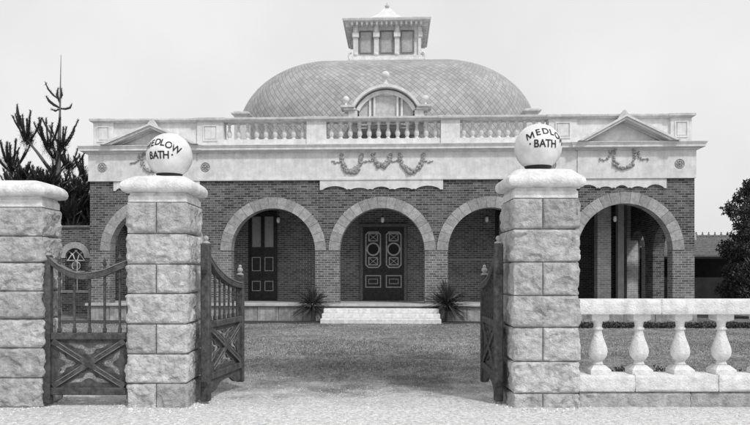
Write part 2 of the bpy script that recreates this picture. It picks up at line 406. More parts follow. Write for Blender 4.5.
# stone plinth below the verandah floor and projecting floor edge
SX0, SX1 = BX(325), BX(438)
mb = MB()
for a, b in ((XL-.06, SX0-.003), (SX1+.003, XR+.06)):
    x = a
    while x < b-.05:
        wd = min(random.uniform(.7, 1.1), b-x)
        if b-x-wd < .3: wd = b-x
        mb.bbox(x+.006, x+wd-.006, -.07+random.uniform(-.01,.01), .3, -.2, ZF-.105, .015); x += wd
mb.box(XL, XR, -.04, TH, -.2, ZF-.12)
mb.build('stone_plinth', M['plinthstone'], broot)
mb = MB(); mb.bbox(XL-.12, XR+.12, -.16, 2.98, ZF-.1, ZF-.003, .015)
mb.build('verandah_floor', M['floor'], broot)
mb = MB()
mb.bbox(SX0, SX1, -.52, -.08, .30, .455, .02); mb.bbox(SX0-.02, SX1+.02, -.92, -.09, .15, .305, .02)
mb.bbox(SX0-.03, SX1+.03, -1.3, -.1, -.05, .155, .02)
mb.build('stone_steps', M['dressed'], broot)
# entablature: frieze, architrave line, cornice, parapet
mb = MB()
mb.box(XL+.0, XR-.0, -.06, TH, ZFR, ZC-.02)
for a, b in ((XL-.02, BX(197)), (BX(577), XR+.02)): mb.box(a, b, -.10, -.058, ZFR+.002, ZC-.022)
mb.box(XL-.02, BX(197)+.003, -.102, TH+.01, ZFR-.001, ZFR+.07)
mb.box(BX(577)-.003, XR+.02, -.102, TH+.01, ZFR-.001, ZFR+.07)
mb.box(BX(197)+.005, BX(577)-.005, -.085, TH, ZFR-.001, ZFR+.07)
mb.build('frieze', M['stucco'], broot)
def cornice(mb, x0, x1, yf, yb):
    P = [(0,ZC-.03),(.06,ZC-.03),(.07,ZC),(.12,ZC+.02),(.20,ZC+.035),(.22,ZC+.05),(.22,ZC+.12),(.23,ZC+.125),(.26,ZC+.19),(.27,ZC+.20),(.27,ZC+.225),(.0,ZC+.27)]
    mb.rings(x0, x1, yf, yb, P)
mb = MB(); cornice(mb, XL, XR, -.03, 13.4)
cornice(mb, XL-.03, BX(197), -.09, 1.2)
cornice(mb, BX(577), XR+.03, -.09, 1.2)
mb.build('cornice', M['stucco'], broot)
# parapet walls, piers and balustrades
ZB0, ZB1, ZR = BZ(146), BZ(138), BZ(120.5)
xs = dict(l0=BX(93), l1=BX(113), a0=BX(197), a1=BX(223), b0=BX(306.5), b1=BX(326), c0=BX(441), c1=BX(460), d0=BX(549), d1=BX(577), r0=BX(671), r1=BX(692))
mb = MB()
for a, b in (('l0','l1'), ('a0','a1'), ('b0','b1'), ('c0','c1'), ('d0','d1'), ('r0','r1')):
    mb.box(xs[a], xs[b], .02, .52, ZB0-.05, ZP-.12)
    if a in 'l0a0d0r0':
        x0, x1 = xs[a]+.13, xs[b]-.13; z0, z1 = ZB0+.22, ZP-.25; t_ = .035
        cxm = (x0+x1)/2; hw = min((x1-x0)/2, .26); x0, x1 = cxm-hw, cxm+hw
        mb.poly([[(x0,z0),(x1,z0),(x1,z1),(x0,z1)],[(x0+t_,z0+t_),(x0+t_,z1-t_),(x1-t_,z1-t_),(x1-t_,z0+t_)]], -.012, .021)
        mb.bbox(x0+t_+.04, x1-t_-.04, .0, .021, z0+t_+.04, z1-t_-.04, .008)
for a, b in (('l1','a0'), ('d1','r0')):
    mb.box(xs[a]+.001, xs[b]-.001, .10, .44, ZB0-.05, ZP-.121)
for a, b in (('a1','b0'), ('b1','c0'), ('c1','d0')):
    mb.box(xs[a]+.001, xs[b]-.001, .07, .47, ZB0-.05, ZB1)
mb.build('parapet_wall', M['stucco'], broot)
mb = MB()
mb.rings(xs['l0'], xs['r1'], .02, .52, [(-.01,ZP-.13),(.02,ZP-.13),(.05,ZP-.09),(.09,ZP-.07),(.09,ZP-.012),(.07,ZP),(-.05,ZP+.012)])
for a, b in (('l0','l1'), ('a0','a1'), ('b0','b1'), ('c0','c1'), ('d0','d1'), ('r0','r1')):
    mb.rings(xs[a], xs[b], .0, .54, [(.0,ZP-.132),(.05,ZP-.11),(.10,ZP-.08),(.10,ZP-.004),(.08,ZP+.012),(-.05,ZP+.024)])
mb.build('parapet_coping', M['coping'], broot)
bal = None; hB = ZP-.13-ZB1
pb = [(.075,0),(.075,.05),(.05,.06),(.045,.08),(.06,.11),(.078,.17),(.078,.22),(.06,.28),(.04,.34),(.034,.40),(.05,.41),(.05,.43),(.036,.44),(.045,.48),(.07,.50),(.07,.56)]
pb = [(r*1.15, z*hB/.56) for r, z in pb]
prs = []
for a, b, nb in (('a1','b0',9), ('b1','c0',12), ('c1','d0',10)):
    prs.append(nb)
    par = empty('balustrade_bay'); par.parent = broot
    for k in range(nb):
        x = xs[a]+(xs[b]-xs[a])*(k+.5)/nb
        if bal is None:
            bal = MB().lathe(pb, (0,0,0), 12).build('baluster', M['stucco'], par, smooth='auto', loc=(x, .27, ZB1)); 
        else: copy_part(bal, par, (x, .27, ZB1))
# dome corner blocks behind the parapet
for p0, p1 in ((231.5, 250), (523, 541)):
    mb = MB(); x0, x1 = BX(p0, 1.6), BX(p1, 1.6); zt = BZ(110, 1.6)
    mb.box(x0+.1, x1-.1, 1.6, 2.2, 6.0, zt-.14); mb.rings(x0+.1, x1-.1, 1.6, 2.2, [(0,zt-.15),(.10,zt-.10),(.10,zt-.05),(.03,zt-.03),(.03,zt)])
    mb.build('roof_vent_block', M['coping'], broot)
# pediments
def pediment(px0, px1, pxa, pya, seed):
    x0, x1, xa = BX(px0, -.2), BX(px1, -.2), BX(pxa, -.2)
    zb = ZC+.235; za = BZ(pya, -.2)
    pr = MB()
    sl0 = (za-zb)/(xa-x0); sl1 = (za-zb)/(x1-xa)
    MBt = MB().poly([[(x0+.3, zb), (x1-.3, zb), (xa, za-.15)]], -.02, .4)
    p = MBt.build('pediment', M['stucco'], broot)
    def band(t0, t1, yf, yb):
        m_ = MB()
        # band between offsets t0 (outer) and t1 (inner) measured vertically down from the rake
        m_.poly([[(x0+t0/sl0, zb), (xa, za-t0), (x1-t0/sl1, zb), (x1-t1/sl1, zb), (xa, za-t1), (x0+t1/sl0, zb)]], yf, yb); return m_
    band(-.01, .065, -.50, .3).build('raking_cornice', M['stucco'], p)
    band(.066, .15, -.44, .3).build('raking_cornice', M['stucco'], p)
    band(.151, .22, -.14, .2).build('raking_moulding', M['coping'], p)
    q = MB(); q.poly([[(xa-.22, za-.1), (xa+.22, za-.1), (xa+.13, za+.05), (xa+.07, za+.13), (xa, za+.21), (xa-.07, za+.13), (xa-.13, za+.05)]], -.3, -.12)
    q.build('acroterion', M['coping'], p)
pediment(103, 199, 152.5, 123, 1); pediment(577, 677, 624, 118.5, 2)
# valance panels under the frieze
def valance(px0, px1):
    x0, x1 = BX(px0), BX(px1); zt = ZFR+.03; wdt = x1-x0; c = (x0+x1)/2
    def low(u):
        a = abs(u)
        for e0, e1, h in ((.56,.95,.13), (.50,.56,.03), (.22,.50,.07), (.14,.22,.03), (-.14,.14,.11)):
            if e0 <= a < e1:
                t_ = (a-e0)/(e1-e0); return -.37+h*sin(pi*t_)**.6
        return -.37
    pts = [(x0, zt), (x0, zt+low(-1))]+[(c+wdt/2*u, zt+low(u)) for u in [-.99+1.98*i/160 for i in range(161)]]+[(x1, zt+low(1)), (x1, zt)]
    MB().poly([pts], -.055, .02).build('scalloped_valance', M['stucco'], broot)
valance(320, 443); valance(577, 666); valance(114, 200)
# plaster wreaths, garland and rosettes
def bumps(mb, path, r, dens=34):
    for i in range(len(path)-1):
        a, b = Vector(path[i]), Vector(path[i+1]); nseg = max(1, int((b-a).length*dens))
        for j in range(nseg):
            p = a.lerp(b, j/nseg)+Vector((random.uniform(-r, r)*.8, random.uniform(-.3, .1)*r, random.uniform(-r, r)*.8))
            mb.sphere(p, r*random.uniform(.5, .9), 6, 4)
yo = -.075
def swag(mb, xa, xb, z, drop, r=.055, y=yo):
    pts = [((xa+xb)/2-(xb-xa)/2*cos(pi*t/14), y, z-drop*sin(pi*t/14)) for t in range(15)]
    for i in range(14):
        k = 1+.6*sin(pi*i/14); bumps(mb, pts[i:i+2], r*k, 60)
zt = BZ(155)
g = [BX(q) for q in (342, 361.5, 374, 390, 403, 423)]
for a_, b_, dr in ((g[0], g[1], .60), (g[2], g[3]-.02, .40), (g[4]-.1, g[5], .58)):
    mb = MB(); swag(mb, a_, b_, zt, dr); mb.build('festoon', M['ornament'], broot)
for q in (g[0]-.02, g[1]+.02, g[2]-.05, g[3]+.03, g[4]-.12, g[5]+.02):
    mb = MB(); bumps(mb, [(q, yo, zt+.02), (q, yo, zt-.25)], .04, 50); mb.sphere((q, yo, zt), .06, 8, 6); mb.build('ribbon_drop', M['ornament'], broot)
for sgn, q in ((-1, g[0]), (1, g[5])):
    mb = MB(); bumps(mb, [(q, yo, zt-.2), (q+sgn*.2, yo, zt-.28), (q+sgn*.36, yo, zt-.2)], .035, 40); mb.build('ribbon_end', M['ornament'], broot)
for pa_ in ([(g[1], yo, zt-.25), (g[2], yo, zt-.2)], [(g[3], yo, zt-.22), (g[4]-.1, yo, zt-.22)]):
    mb = MB(); bumps(mb, pa_, .035, 40); mb.build('ribbon_link', M['ornament'], broot)
for pxw in (152.5, 624):
    mb = MB(); c = BX(pxw, -.12); zc = BZ(159.5); R = .36; yy = -.125
    ring = [(c+R*cos(a), yy, zc+R*sin(a)) for a in [pi*.80+1.4*pi*i/20 for i in range(21)]]
    for i in range(20): bumps(mb, ring[i:i+2], .04+.03*sin(pi*i/20), 34)
    mb.build('wreath', M['ornament'], broot)
    for sgn in (-1, 1):
        mb = MB(); mb.sphere((c+sgn*.3, yy, zc+.27), .06, 8, 6)
        bumps(mb, [(c+sgn*.38, yy, zc+.25), (c+sgn*.5, yy, zc), (c+sgn*.66, yy, zc-.1), (c+sgn*.85, yy, zc-.06)], .04, 28)
        bumps(mb, [(c+sgn*.5, yy, zc+.22), (c+sgn*.5, yy, zc)], .03, 28); mb.build('ribbon_end', M['ornament'], broot)
for pxr, pyr in ((102, 168), (205, 168), (552, 164), (680, 164)):
    mb = MB(); c = BX(pxr, -.12); z = BZ(166); yy = -.07 if pxr in (205, 552) else -.105
    tor = [(c+.15*cos(2*pi*i/20), yy, z+.15*sin(2*pi*i/20)) for i in range(21)]
    mb.tube(tor, .018, 6); mb.sphere((c, yy, z), .05, 10, 7)
    for k in range(8): mb.sphere((c+.09*cos(k*pi/4), yy, z+.09*sin(k*pi/4)), .034, 7, 5)
    mb.build('rosette', M['ornament'], broot)
# verandah: rear wall, ceiling, cross walls and end porches
YB = 3.0
xb0, xb1 = BX(205, 2), BX(566, 2)
mb = MB()
mb.box(xb0, xb1, YB, YB+.35, ZF-.2, 4.75)
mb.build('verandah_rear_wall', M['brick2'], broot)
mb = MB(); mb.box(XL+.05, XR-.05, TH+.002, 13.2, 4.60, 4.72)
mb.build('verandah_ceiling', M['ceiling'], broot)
mb = MB(); mb.box(XL+.1, XR-.1, .1, 13.3, 5.95, 6.12)
mb.build('flat_roof', M['coping'], broot)
def side_arcade(xa, xb):
    lp = [(TH+.002, ZF)]
    for c in (1.75, 4.45):
        r = .95; lp += [(c-r, ZF), (c-r, ZS)]+[(c-r*cos(pi*i/16), ZS+r*sin(pi*i/16)) for i in range(1, 16)]+[(c+r, ZS), (c+r, ZF)]
    lp += [(13.2, ZF), (13.2, ZFR), (TH+.002, ZFR)]
    mb = MB().poly([lp], 0, 1)
    mb.v = [(xa+(xb-xa)*y, x, z) for x, y, z in mb.v]
    mb.build('side_arcade_wall', M['brick'], broot)
side_arcade(XL, XL+.42); side_arcade(XR-.42, XR)
for a_ in (XL, XR):
    MB().box(a_-.06 if a_ < 0 else a_-.02, a_+.02 if a_ < 0 else a_+.06, TH, 13.2, -.2, ZF).build('side_plinth', M['plinthstone'], broot)
for a_ in (XL, XR-.42): MB().box(a_, a_+.42, TH+.01, 13.2, ZFR+.002, ZC).build('side_frieze', M['stucco'], broot)
mb = MB(); mb.box(XL+.42, XR-.42, 13.0, 13.3, 0, 4.7); mb.box(xb0, xb0+.35, YB+.352, 13, 0, 4.6); mb.box(xb1-.35, xb1, YB+.352, 13, 0, 4.6)
mb.box(XL+.422, xb0-.002, 7.4, 7.7, 0, 4.6); mb.box(xb1+.002, XR-.422, 7.4, 7.7, 0, 4.6)
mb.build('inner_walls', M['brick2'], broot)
mb = MB(); mb.box(XL+.43, xb0-.01, 2.982, 7.39, ZF-.1, ZF-.006); mb.box(xb1+.01, XR-.43, 2.982, 7.39, ZF-.1, ZF-.006)
mb.build('porch_floor', M['floor'], broot)
# brick piers in the end porches
mb = MB(); st = MB()
def ppier(px0, px1, y, d, zt, dest=mb):
    x0, x1 = BX(px0, y), BX(px1, y)
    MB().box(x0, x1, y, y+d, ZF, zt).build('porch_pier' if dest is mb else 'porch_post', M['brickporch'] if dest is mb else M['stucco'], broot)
    return x0, x1
ppier(597.5, 611, 2.7, .45, 4.6); ppier(618, 624, 4.2, .3, 4.6, st); ppier(627, 638, 5.2, .5, 4.6); 
x0, x1 = ppier(645, 656, 3.7, .4, 2.75)
st.bbox(x0-.06, x1+.06, 3.66, 4.14, 2.75, 2.98, .02)
c0 = x1+.62
st.poly([[(c0-.62*cos(a), 2.98+.62*sin(a)) for a in [pi*i/12 for i in range(13)]]+[(c0-.95*cos(a), 2.98+.95*sin(a)) for a in [pi*i/12 for i in range(12, -1, -1)]]], 3.7, 4.0)
xm = BX(130, 3)
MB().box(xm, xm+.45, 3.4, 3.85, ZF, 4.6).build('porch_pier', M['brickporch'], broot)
st.build('porch_arch', M['stucco'], broot)

# doors
def rect_ring(mb, x0, x1, z0, z1, t, y0, y1): mb.poly([[(x0,z0),(x1,z0),(x1,z1),(x0,z1)],[(x0+t,z0+t),(x0+t,z1-t),(x1-t,z1-t),(x1-t,z0+t)]], y0, y1)
def oct_ring(mb, cx, cz, hx, hz, k, t, y0, y1):
    def o(d): 
        a, b, kk = hx-d, hz-d, k-d*.4
        return [(cx-a+kk,cz-b),(cx+a-kk,cz-b),(cx+a,cz-b+kk),(cx+a,cz+b-kk),(cx+a-kk,cz+b),(cx-a+kk,cz+b),(cx-a,cz+b-kk),(cx-a,cz-b+kk)]
    mb.poly([o(0), o(t)[::-1]], y0, y1)
def circ_ring(mb, cx, cz, r, t, y0, y1, n=24):
    mb.poly([[(cx+r*cos(2*pi*i/n), cz+r*sin(2*pi*i/n)) for i in range(n)], [(cx+(r-t)*cos(-2*pi*i/n), cz+(r-t)*sin(-2*pi*i/n)) for i in range(n)]], y0, y1)
d = empty('double_door'); d.parent = broot
x0, x1 = BX(360.5, YB), BX(406.5, YB); zt = BZ(227, YB)
mb = MB(); mb.bbox(x0-.02, x0+.10, YB-.10, YB-.002, ZF, zt, .015); mb.bbox(x1-.10, x1+.02, YB-.10, YB-.002, ZF, zt, .015)
mb.bbox(x0-.05, x1+.05, YB-.12, YB-.003, zt+.002, zt+.13, .015)
mb.build('door_frame', M['edge'], d)
xm = (x0+x1)/2
for lx0, lx1, sg in ((x0+.102, xm-.004, 1), (xm+.004, x1-.102, -1)):
    lf = MB(); lf.box(lx0, lx1, YB-.06, YB-.004, ZF+.02, zt-.01)
    lf = lf.build('door_leaf', M['door'], d)
    cx = (lx0+lx1)/2; hx = (lx1-lx0)/2-.09
    H0, H1 = ZF+.02, zt-.01; hh = H1-H0
    m1 = MB()
    za, zb = H0+hh*.44, H1-hh*.06
    oct_ring(m1, cx, (za+zb)/2, hx, (zb-za)/2, .11, .045, YB-.085, YB-.058)
    circ_ring(m1, cx, (za+zb)/2+.02, hx*.86, .06, YB-.09, YB-.0585)
    for zc in ((za+zb)/2+.02+(zb-za)*.33, (za+zb)/2+.02-(zb-za)*.33):
        s_ = hx*.62; rect_ring(m1, cx-s_, cx+s_, zc-s_*.85, zc+s_*.85, .04, YB-.083, YB-.059)
        m1.tube([(cx-s_, YB-.065, zc-s_*.8), (cx+s_, YB-.065, zc+s_*.8)], .012, 5); m1.tube([(cx+s_, YB-.065, zc-s_*.8), (cx-s_, YB-.065, zc+s_*.8)], .012, 5)
        m1.sphere((cx, YB-.07, zc), .04, 8, 6)
    rect_ring(m1, cx-hx, cx+hx, H0+hh*.17, H0+hh*.34, .035, YB-.084, YB-.0595)
    rect_ring(m1, cx-hx*.6, cx+hx*.6, H0+hh*.22, H0+hh*.29, .02, YB-.08, YB-.0595)
    m1.build('door_moulding', M['doorline'], lf)
    gl = MB(); gl.lathe([(hx*.8, 0), (hx*.8, .008)], (0,0,0), 24); gl.xf(Matrix.Translation((cx, YB-.063, (za+zb)/2+.02)) @ Matrix.Rotation(pi/2, 4, 'X'))
    gl.build('round_pane', M['glass'], lf)
    MB().sphere((lx1-.06 if sg > 0 else lx0+.06, YB-.09, H0+hh*.40), .03, 8, 6).build('handle', M['iron'], lf)
    MB().box(lx1-.01 if sg > 0 else lx0-.018, lx1+.018 if sg > 0 else lx0+.01, YB-.08, YB-.0605, H0+.01, H1-.01) if 0 else None
# narrow glazed doors
def side_doors(p0, p1, ptop, pmid):
    d = empty('glazed_door'); d.parent = broot
    x0, x1 = BX(p0, YB), BX(p1, YB); zt = BZ(ptop, YB); zm = BZ(pmid, YB)
    mb = MB(); mb.bbox(x0-.07, x0-.002, YB-.09, YB-.002, ZF, zt, .01); mb.bbox(x1+.002, x1+.07, YB-.09, YB-.002, ZF, zt, .01); mb.bbox(x0-.07, x1+.07, YB-.1, YB-.003, zt+.002, zt+.1, .01)
    mb.build('door_frame', M['door'], d)
    xm = (x0+x1)/2
    for a, b in ((x0, xm-.004), (xm+.004, x1)):
        lf = MB().poly([[(a,ZF+.01),(b,ZF+.01),(b,zt-.005),(a,zt-.005)], [(a+.07,zm),(a+.07,zt-.09),(b-.07,zt-.09),(b-.07,zm)]], YB-.06, YB-.01).build('door_leaf', M['door'], d)
        MB().box(a+.06, b-.06, YB-.035, YB-.025, zm-.01, zt-.08).build('window_pane', M['louvre'], lf)
        m1 = MB()
        for q0, q1 in ((281, 291), (257, 271)):
            rect_ring(m1, a+.075, b-.075, BZ(q1, YB), BZ(q0, YB), .024, YB-.08, YB-.059)
        m1.build('door_moulding', M['doorline'], lf)
side_doors(250.5, 275.5, 214, 247); side_doors(497, 522, 214, 247)
# dado string on the rear wall, seen under the fourth arch
mb = MB(); mb.bbox(BX(430, YB), BX(494, YB), YB-.05, YB-.003, BZ(260.5, YB), BZ(258.5, YB), .01); mb.build('string_course', M['voussoir'], broot)

# dome
DX, DY, DZ, DS, DRX, DRY, DC = BX(386.5, 6.2), 6.2, 7.62, 2.33, 4.05, 4.25, 3.08    # long dome: two half domes joined by a short barrel
me = bpy.data.meshes.new('dome_roof'); bm = bmesh.new(); uvl = bm.loops.layers.uv.new('UVMap')
prof = [(1, -1.6), (1, -1.0), (1, -.5)]+[(cos(pi/2*i/36), DC*sin(pi/2*i/36)) for i in range(36)]+[(.0, DC)]
plan = []; NE, NS = 48, 18                       # (centre x, direction x, direction y, distance round the plan)
RM = (DRX+DRY)/2
for i in range(NS): plan.append((-DS+2*DS*i/NS, 0, -1, 2*DS*i/NS))
for i in range(NE): a_ = -pi/2+pi*i/NE; plan.append((DS, cos(a_), sin(a_), 2*DS+pi*RM*i/NE))
for i in range(NS): plan.append((DS-2*DS*i/NS, 0, 1, 2*DS+pi*RM+2*DS*i/NS))
for i in range(NE): a_ = pi/2+pi*i/NE; plan.append((-DS, cos(a_), sin(a_), 4*DS+pi*RM+pi*RM*i/NE))
plen = 4*DS+2*pi*RM; nu = round(plen/.24); arc = [0]
for i in range(1, len(prof)): arc.append(arc[-1]+sqrt(((prof[i][0]-prof[i-1][0])*RM)**2+(prof[i][1]-prof[i-1][1])**2))
rings_ = [[bm.verts.new((DX+c_+DRX*r*dx_, DY+DRY*r*dy_, DZ+z)) for c_, dx_, dy_, p_ in plan] for r, z in prof]
np_ = len(plan)
for i in range(len(prof)-1):
    for k in range(np_):
        k2 = (k+1) % np_
        f = bm.faces.new((rings_[i][k], rings_[i][k2], rings_[i+1][k2], rings_[i+1][k])); f.smooth = True
        u0 = plan[k][3]/plen*nu; u1 = (plan[k+1][3]/plen*nu) if k+1 < np_ else nu
        for lo, (uu, ii) in zip(f.loops, ((u0, i), (u1, i), (u1, i+1), (u0, i+1))): lo[uvl].uv = (uu, arc[ii]/.26)
bmesh.ops.remove_doubles(bm, verts=bm.verts, dist=1e-4)
bmesh.ops.recalc_face_normals(bm, faces=bm.faces)
bm.to_mesh(me); bm.free(); me.materials.append(M['shingle'])
o = bpy.data.objects.new('dome_roof', me); COL.objects.link(o); o.parent = broot
# lantern on the dome
lan = empty('lantern'); lan.parent = broot
LF = 4.75; lx0, lx1 = BX(352.5, LF), BX(421, LF); LW = lx1-lx0; LB = LF+LW
zb, ze = BZ(57, LF), BZ(24.5, LF)
core = MB(); core.box(lx0+.12, lx1-.12, LF+.12, LB-.12, zb-1.0, ze)
core.build('lantern_wall', M['stucco'], lan)
mb = MB(); mb.rings(lx0, lx1, LF, LB, [(-.02,zb-.45),(.12,zb-.3),(.12,zb-.1),(.06,zb-.07),(.06,zb+.04),(.0,zb+.06)])
mb.build('lantern_base', M['stucco'], lan)
def each_side(fn):      # fn gets (u along side from -LW/2..LW/2, outward distance) boxes as MB in side space: x=u, y=-outward
    for k in range(4):
        mb = MB(); fn(mb); mb.xf(Matrix.Translation(((lx0+lx1)/2, (LF+LB)/2, 0)) @ Matrix.Rotation(k*pi/2, 4, 'Z') @ Matrix.Translation((0, -LW/2, 0))); yield mb
zc1, zc0 = BZ(32.5, LF), BZ(37.5, LF)
pil = [-LW/2+.13, -LW/2+.13+(LW-.26)/3, LW/2-.13-(LW-.26)/3, LW/2-.13]
def f_p(mb):
    for u in (pil[_pi],):
        mb.bbox(u-.10, u+.10, .0, .118, zb+.06, ze, .01)
        mb.bbox(u-.14, u+.14, -.07, .115, zc0, zc1, .02); mb.bbox(u-.06, u+.06, -.04, .11, zc1, ze-.02, .01)
        mb.sphere((u, -.03, zb+.10), .085, 10, 7)
def f_w(i):
    def g_(mb):
        a, b = pil[i]+.15, pil[i+1]-.15
        mb.poly([[(a, BZ(53, LF)), (b, BZ(53, LF)), (b, BZ(30, LF)), (a, BZ(30, LF))], [(a+.05, BZ(52, LF)), (a+.05, BZ(31, LF)), (b-.05, BZ(31, LF)), (b-.05, BZ(52, LF))]], .05, .118)
    return g_
def f_g(i): return lambda mb: mb.box(pil[i]+.17, pil[i+1]-.17, .09, .112, BZ(52.4, LF), BZ(30.6, LF))
for _pi in range(3):
    for m_ in each_side(f_p): m_.build('pilaster', M['stucco'], lan, smooth='auto')
for i_ in range(3):
    for m_ in each_side(f_w(i_)): m_.build('window_frame', M['tile'], lan)
for i_ in range(3):
    for m_ in each_side(f_g(i_)): m_.build('window_pane', M['louvre'], lan)
# scroll feet at corners
for x in (lx0-.12, lx1+.12):
    for y in (LF, LB): MB().tube([(x, y, zb-.1), (x-.04*(1 if x < 0 else -1), y, zb+.05), (x, y, zb+.17), (x+.09*(1 if x < (lx0+lx1)/2 else -1), y, zb+.19)], .05, 6).build('scroll_foot', M['stucco'], lan)
EO = .36; zr = BZ(17.5, LF-EO)
mb = MB(); mb.rings(lx0, lx1, LF, LB, [(-.05,ze-.02),(.05,ze-.02),(.08,ze+.03),(EO-.05,ze+.04),(EO-.05,ze+.06),(EO-.02,ze+.065),(EO-.02,zr-.11),(EO+.01,zr-.10),(EO+.04,zr-.03),(EO+.04,zr),(EO-.1,zr+.04),(.0,zr+.14),(-.40,zr+.22),(-.80,zr+.46),(-1.0,zr+.62),(-1.15,zr+.82),(-1.27,zr+.98),(-LW/2+.02,zr+.99)])
mb.build('lantern_roof', M['stucco'], lan)
mb = MB()
for k in range(4):
    q = MB()
    for i in range(15):
        u = -LW/2+LW*i/14; q.bbox(u-.045, u+.045, -EO+.08, .02, ze-.09, ze+.045, .01)
    q.xf(Matrix.Translation(((lx0+lx1)/2, (LF+LB)/2, 0)) @ Matrix.Rotation(k*pi/2, 4, 'Z') @ Matrix.Translation((0, -LW/2, 0)))
    mb.add(q.v, q.f)
mb.build('eave_bracket', M['stucco'], lan)
zt = zr+.97; cxl, cyl = (lx0+lx1)/2, (LF+LB)/2
MB().lathe([(.17,0),(.17,.04),(.07,.07),(.05,.12),(.10,.16),(.10,.20),(.04,.24),(.03,.32),(.005,.38)], (cxl, cyl, zt-.02), 12).build('finial', M['coping'], lan, smooth='auto')
# lunette window in front of the dome
lun = empty('lunette_dormer'); lun.parent = broot
LY = .75; lc = BX(386, LY)
def LZ(py): return BZ(py, LY)
zs_ = LZ(117); zsp = LZ(108)
ha = (BX(420, LY)-BX(352, LY))/2; rise = LZ(86.5)-zsp      # segmental arch through (±ha, zsp), top
Rr = (ha*ha+rise*rise)/(2*rise); zc_ = zsp+rise-Rr; amax = math.asin(min(1, ha/Rr))
def seg(off, n=24, am=None): am = am or amax; return [(lc+(Rr-off)*sin(-am+2*am*i/n), zc_+(Rr-off)*cos(-am+2*am*i/n)) for i in range(n+1)]
def arcband(o0, o1, y0, y1): return MB().poly([seg(o0)+seg(o1)[::-1]], y0, y1)
arcband(0, .10, LY-.32, LY+2.2).build('arched_hood', M['stucco'], lun)
arcband(.102, .16, LY-.10, LY+.5).build('arch_moulding', M['tile'], lun)
arcband(.162, .30, LY-.12, LY+.5).build('arch_band', M['stucco'], lun)
for s_ in (-1, 1):
    mb = MB(); x = lc+s_*ha
    mb.bbox(min(x-s_*.10, x+s_*.40), max(x-s_*.10, x+s_*.40), LY-.36, LY+.4, zsp-.04, zsp+.04, .01)
    mb.bbox(min(x-s_*.14, x+s_*.28), max(x-s_*.14, x+s_*.28), LY-.28, LY+.35, zsp-.12, zsp-.042, .01)
    mb.bbox(min(x-s_*.20, x+s_*.12), max(x-s_*.20, x+s_*.12), LY-.2, LY+.3, zsp-.9, zsp-.122, .01)
    mb.build('shoulder', M['coping'], lun)
inn = seg(.31, 24)
MB().poly([[(lc-ha+.15, zs_-.4)]+[p for p in inn if p[1] > zsp-.02]+[(lc+ha-.15, zs_-.4)]], LY+.06, LY+1.5).build('dormer_wall', M['coping'], lun)
cw = (BX(397.5, LY)-BX(372.5, LY))/2; zw = LZ(94)
mb = MB(); rect_ring(mb, lc-cw, lc+cw, zs_-.3, zw, .07, LY-.08, LY+.055)
for s_ in (-1, 1):
    x = lc+s_*(cw+.12); mb.box(x-.04, x+.04, LY-.06, LY+.054, zs_-.3, zw-.02)
    mb.tube([(lc+s_*(cw+.16), LY, zw-.12), (lc+s_*(cw+.62), LY, zsp-.05), (lc+s_*(cw+.75), LY, zsp-.25)], .035, 5)
mb.build('window_frame', M['stucco'], lun)
MB().box(lc-cw+.07, lc+cw-.07, LY+.0, LY+.05, zs_-.3, zw-.07).build('window_pane', M['windowpane'], lun)
for s_ in (-1, 1):
    mb = MB(); a = lc+s_*(cw+.17); b = lc+s_*(ha-.25)
    top = [(a, zw-.10), (a+(b-a)*.5, zw-.24), (a+(b-a)*.8, zw-.42), (b, zsp-.1)]
    mb.poly([top+[(b, zs_-.3), (a, zs_-.3)]], LY+.02, LY+.055)
    mb.build('side_pane', M['windowpane'], lun)
def ballf(px, py, r, par):
    x, z = BX(px, LY-.1), BZ(py, LY-.1); rr = r*(BD+LY)/F
    MB().lathe([(rr*.75,-rr*2.2),(rr*.75,-rr*1.9),(rr*.35,-rr*1.7),(rr*.3,-rr*1.0),(rr*.5,-rr*.85)]+[(rr*sin(t_), -rr*cos(t_)) for t_ in [pi*.2+pi*.78*i/9 for i in range(10)]], (x, LY-.1, z), 14).build('ball_finial', M['stucco'], par, smooth='auto')
ballf(385.5, 75.5, 4.2, lun); ballf(346, 99, 3.2, lun); ballf(425.5, 99, 3.2, lun)

# pendant lamps in the arches
BM = Matrix.Translation(broot.location) @ Matrix.Rotation(YAW, 4, 'Z')
lab = ['pendant lamp hanging in the arch seen at the left end of the arcade', 'pendant lamp hanging in the arch with the narrow glazed door', 'pendant lamp hanging in front of the carved double door of the central arch',
       'pendant lamp hanging in the arch just left of the right gate pier', 'pendant lamp hanging in the right end arch above the porch columns']
for i, c in enumerate(ARC):
    r0 = empty('pendant_lamp', BM @ Vector((c, 1.1, 3.62)), YAW)
    tag(r0, lab[i], 'lamp', 'pendant lamps under the arches')
    MB().tube([(0,0,.14), (0,0,.975)], .008, 5).build('stem', M['iron'], r0)
    MB().lathe([(.02,.14),(.05,.12),(.07,.09),(.02,.085)], n=12).build('gallery', M['iron'], r0)
    MB().lathe([(.02,-.12),(.05,-.1),(.065,-.03),(.06,.05),(.045,.085)], n=12).build('lamp_shade', M['globe'], r0, smooth=True)

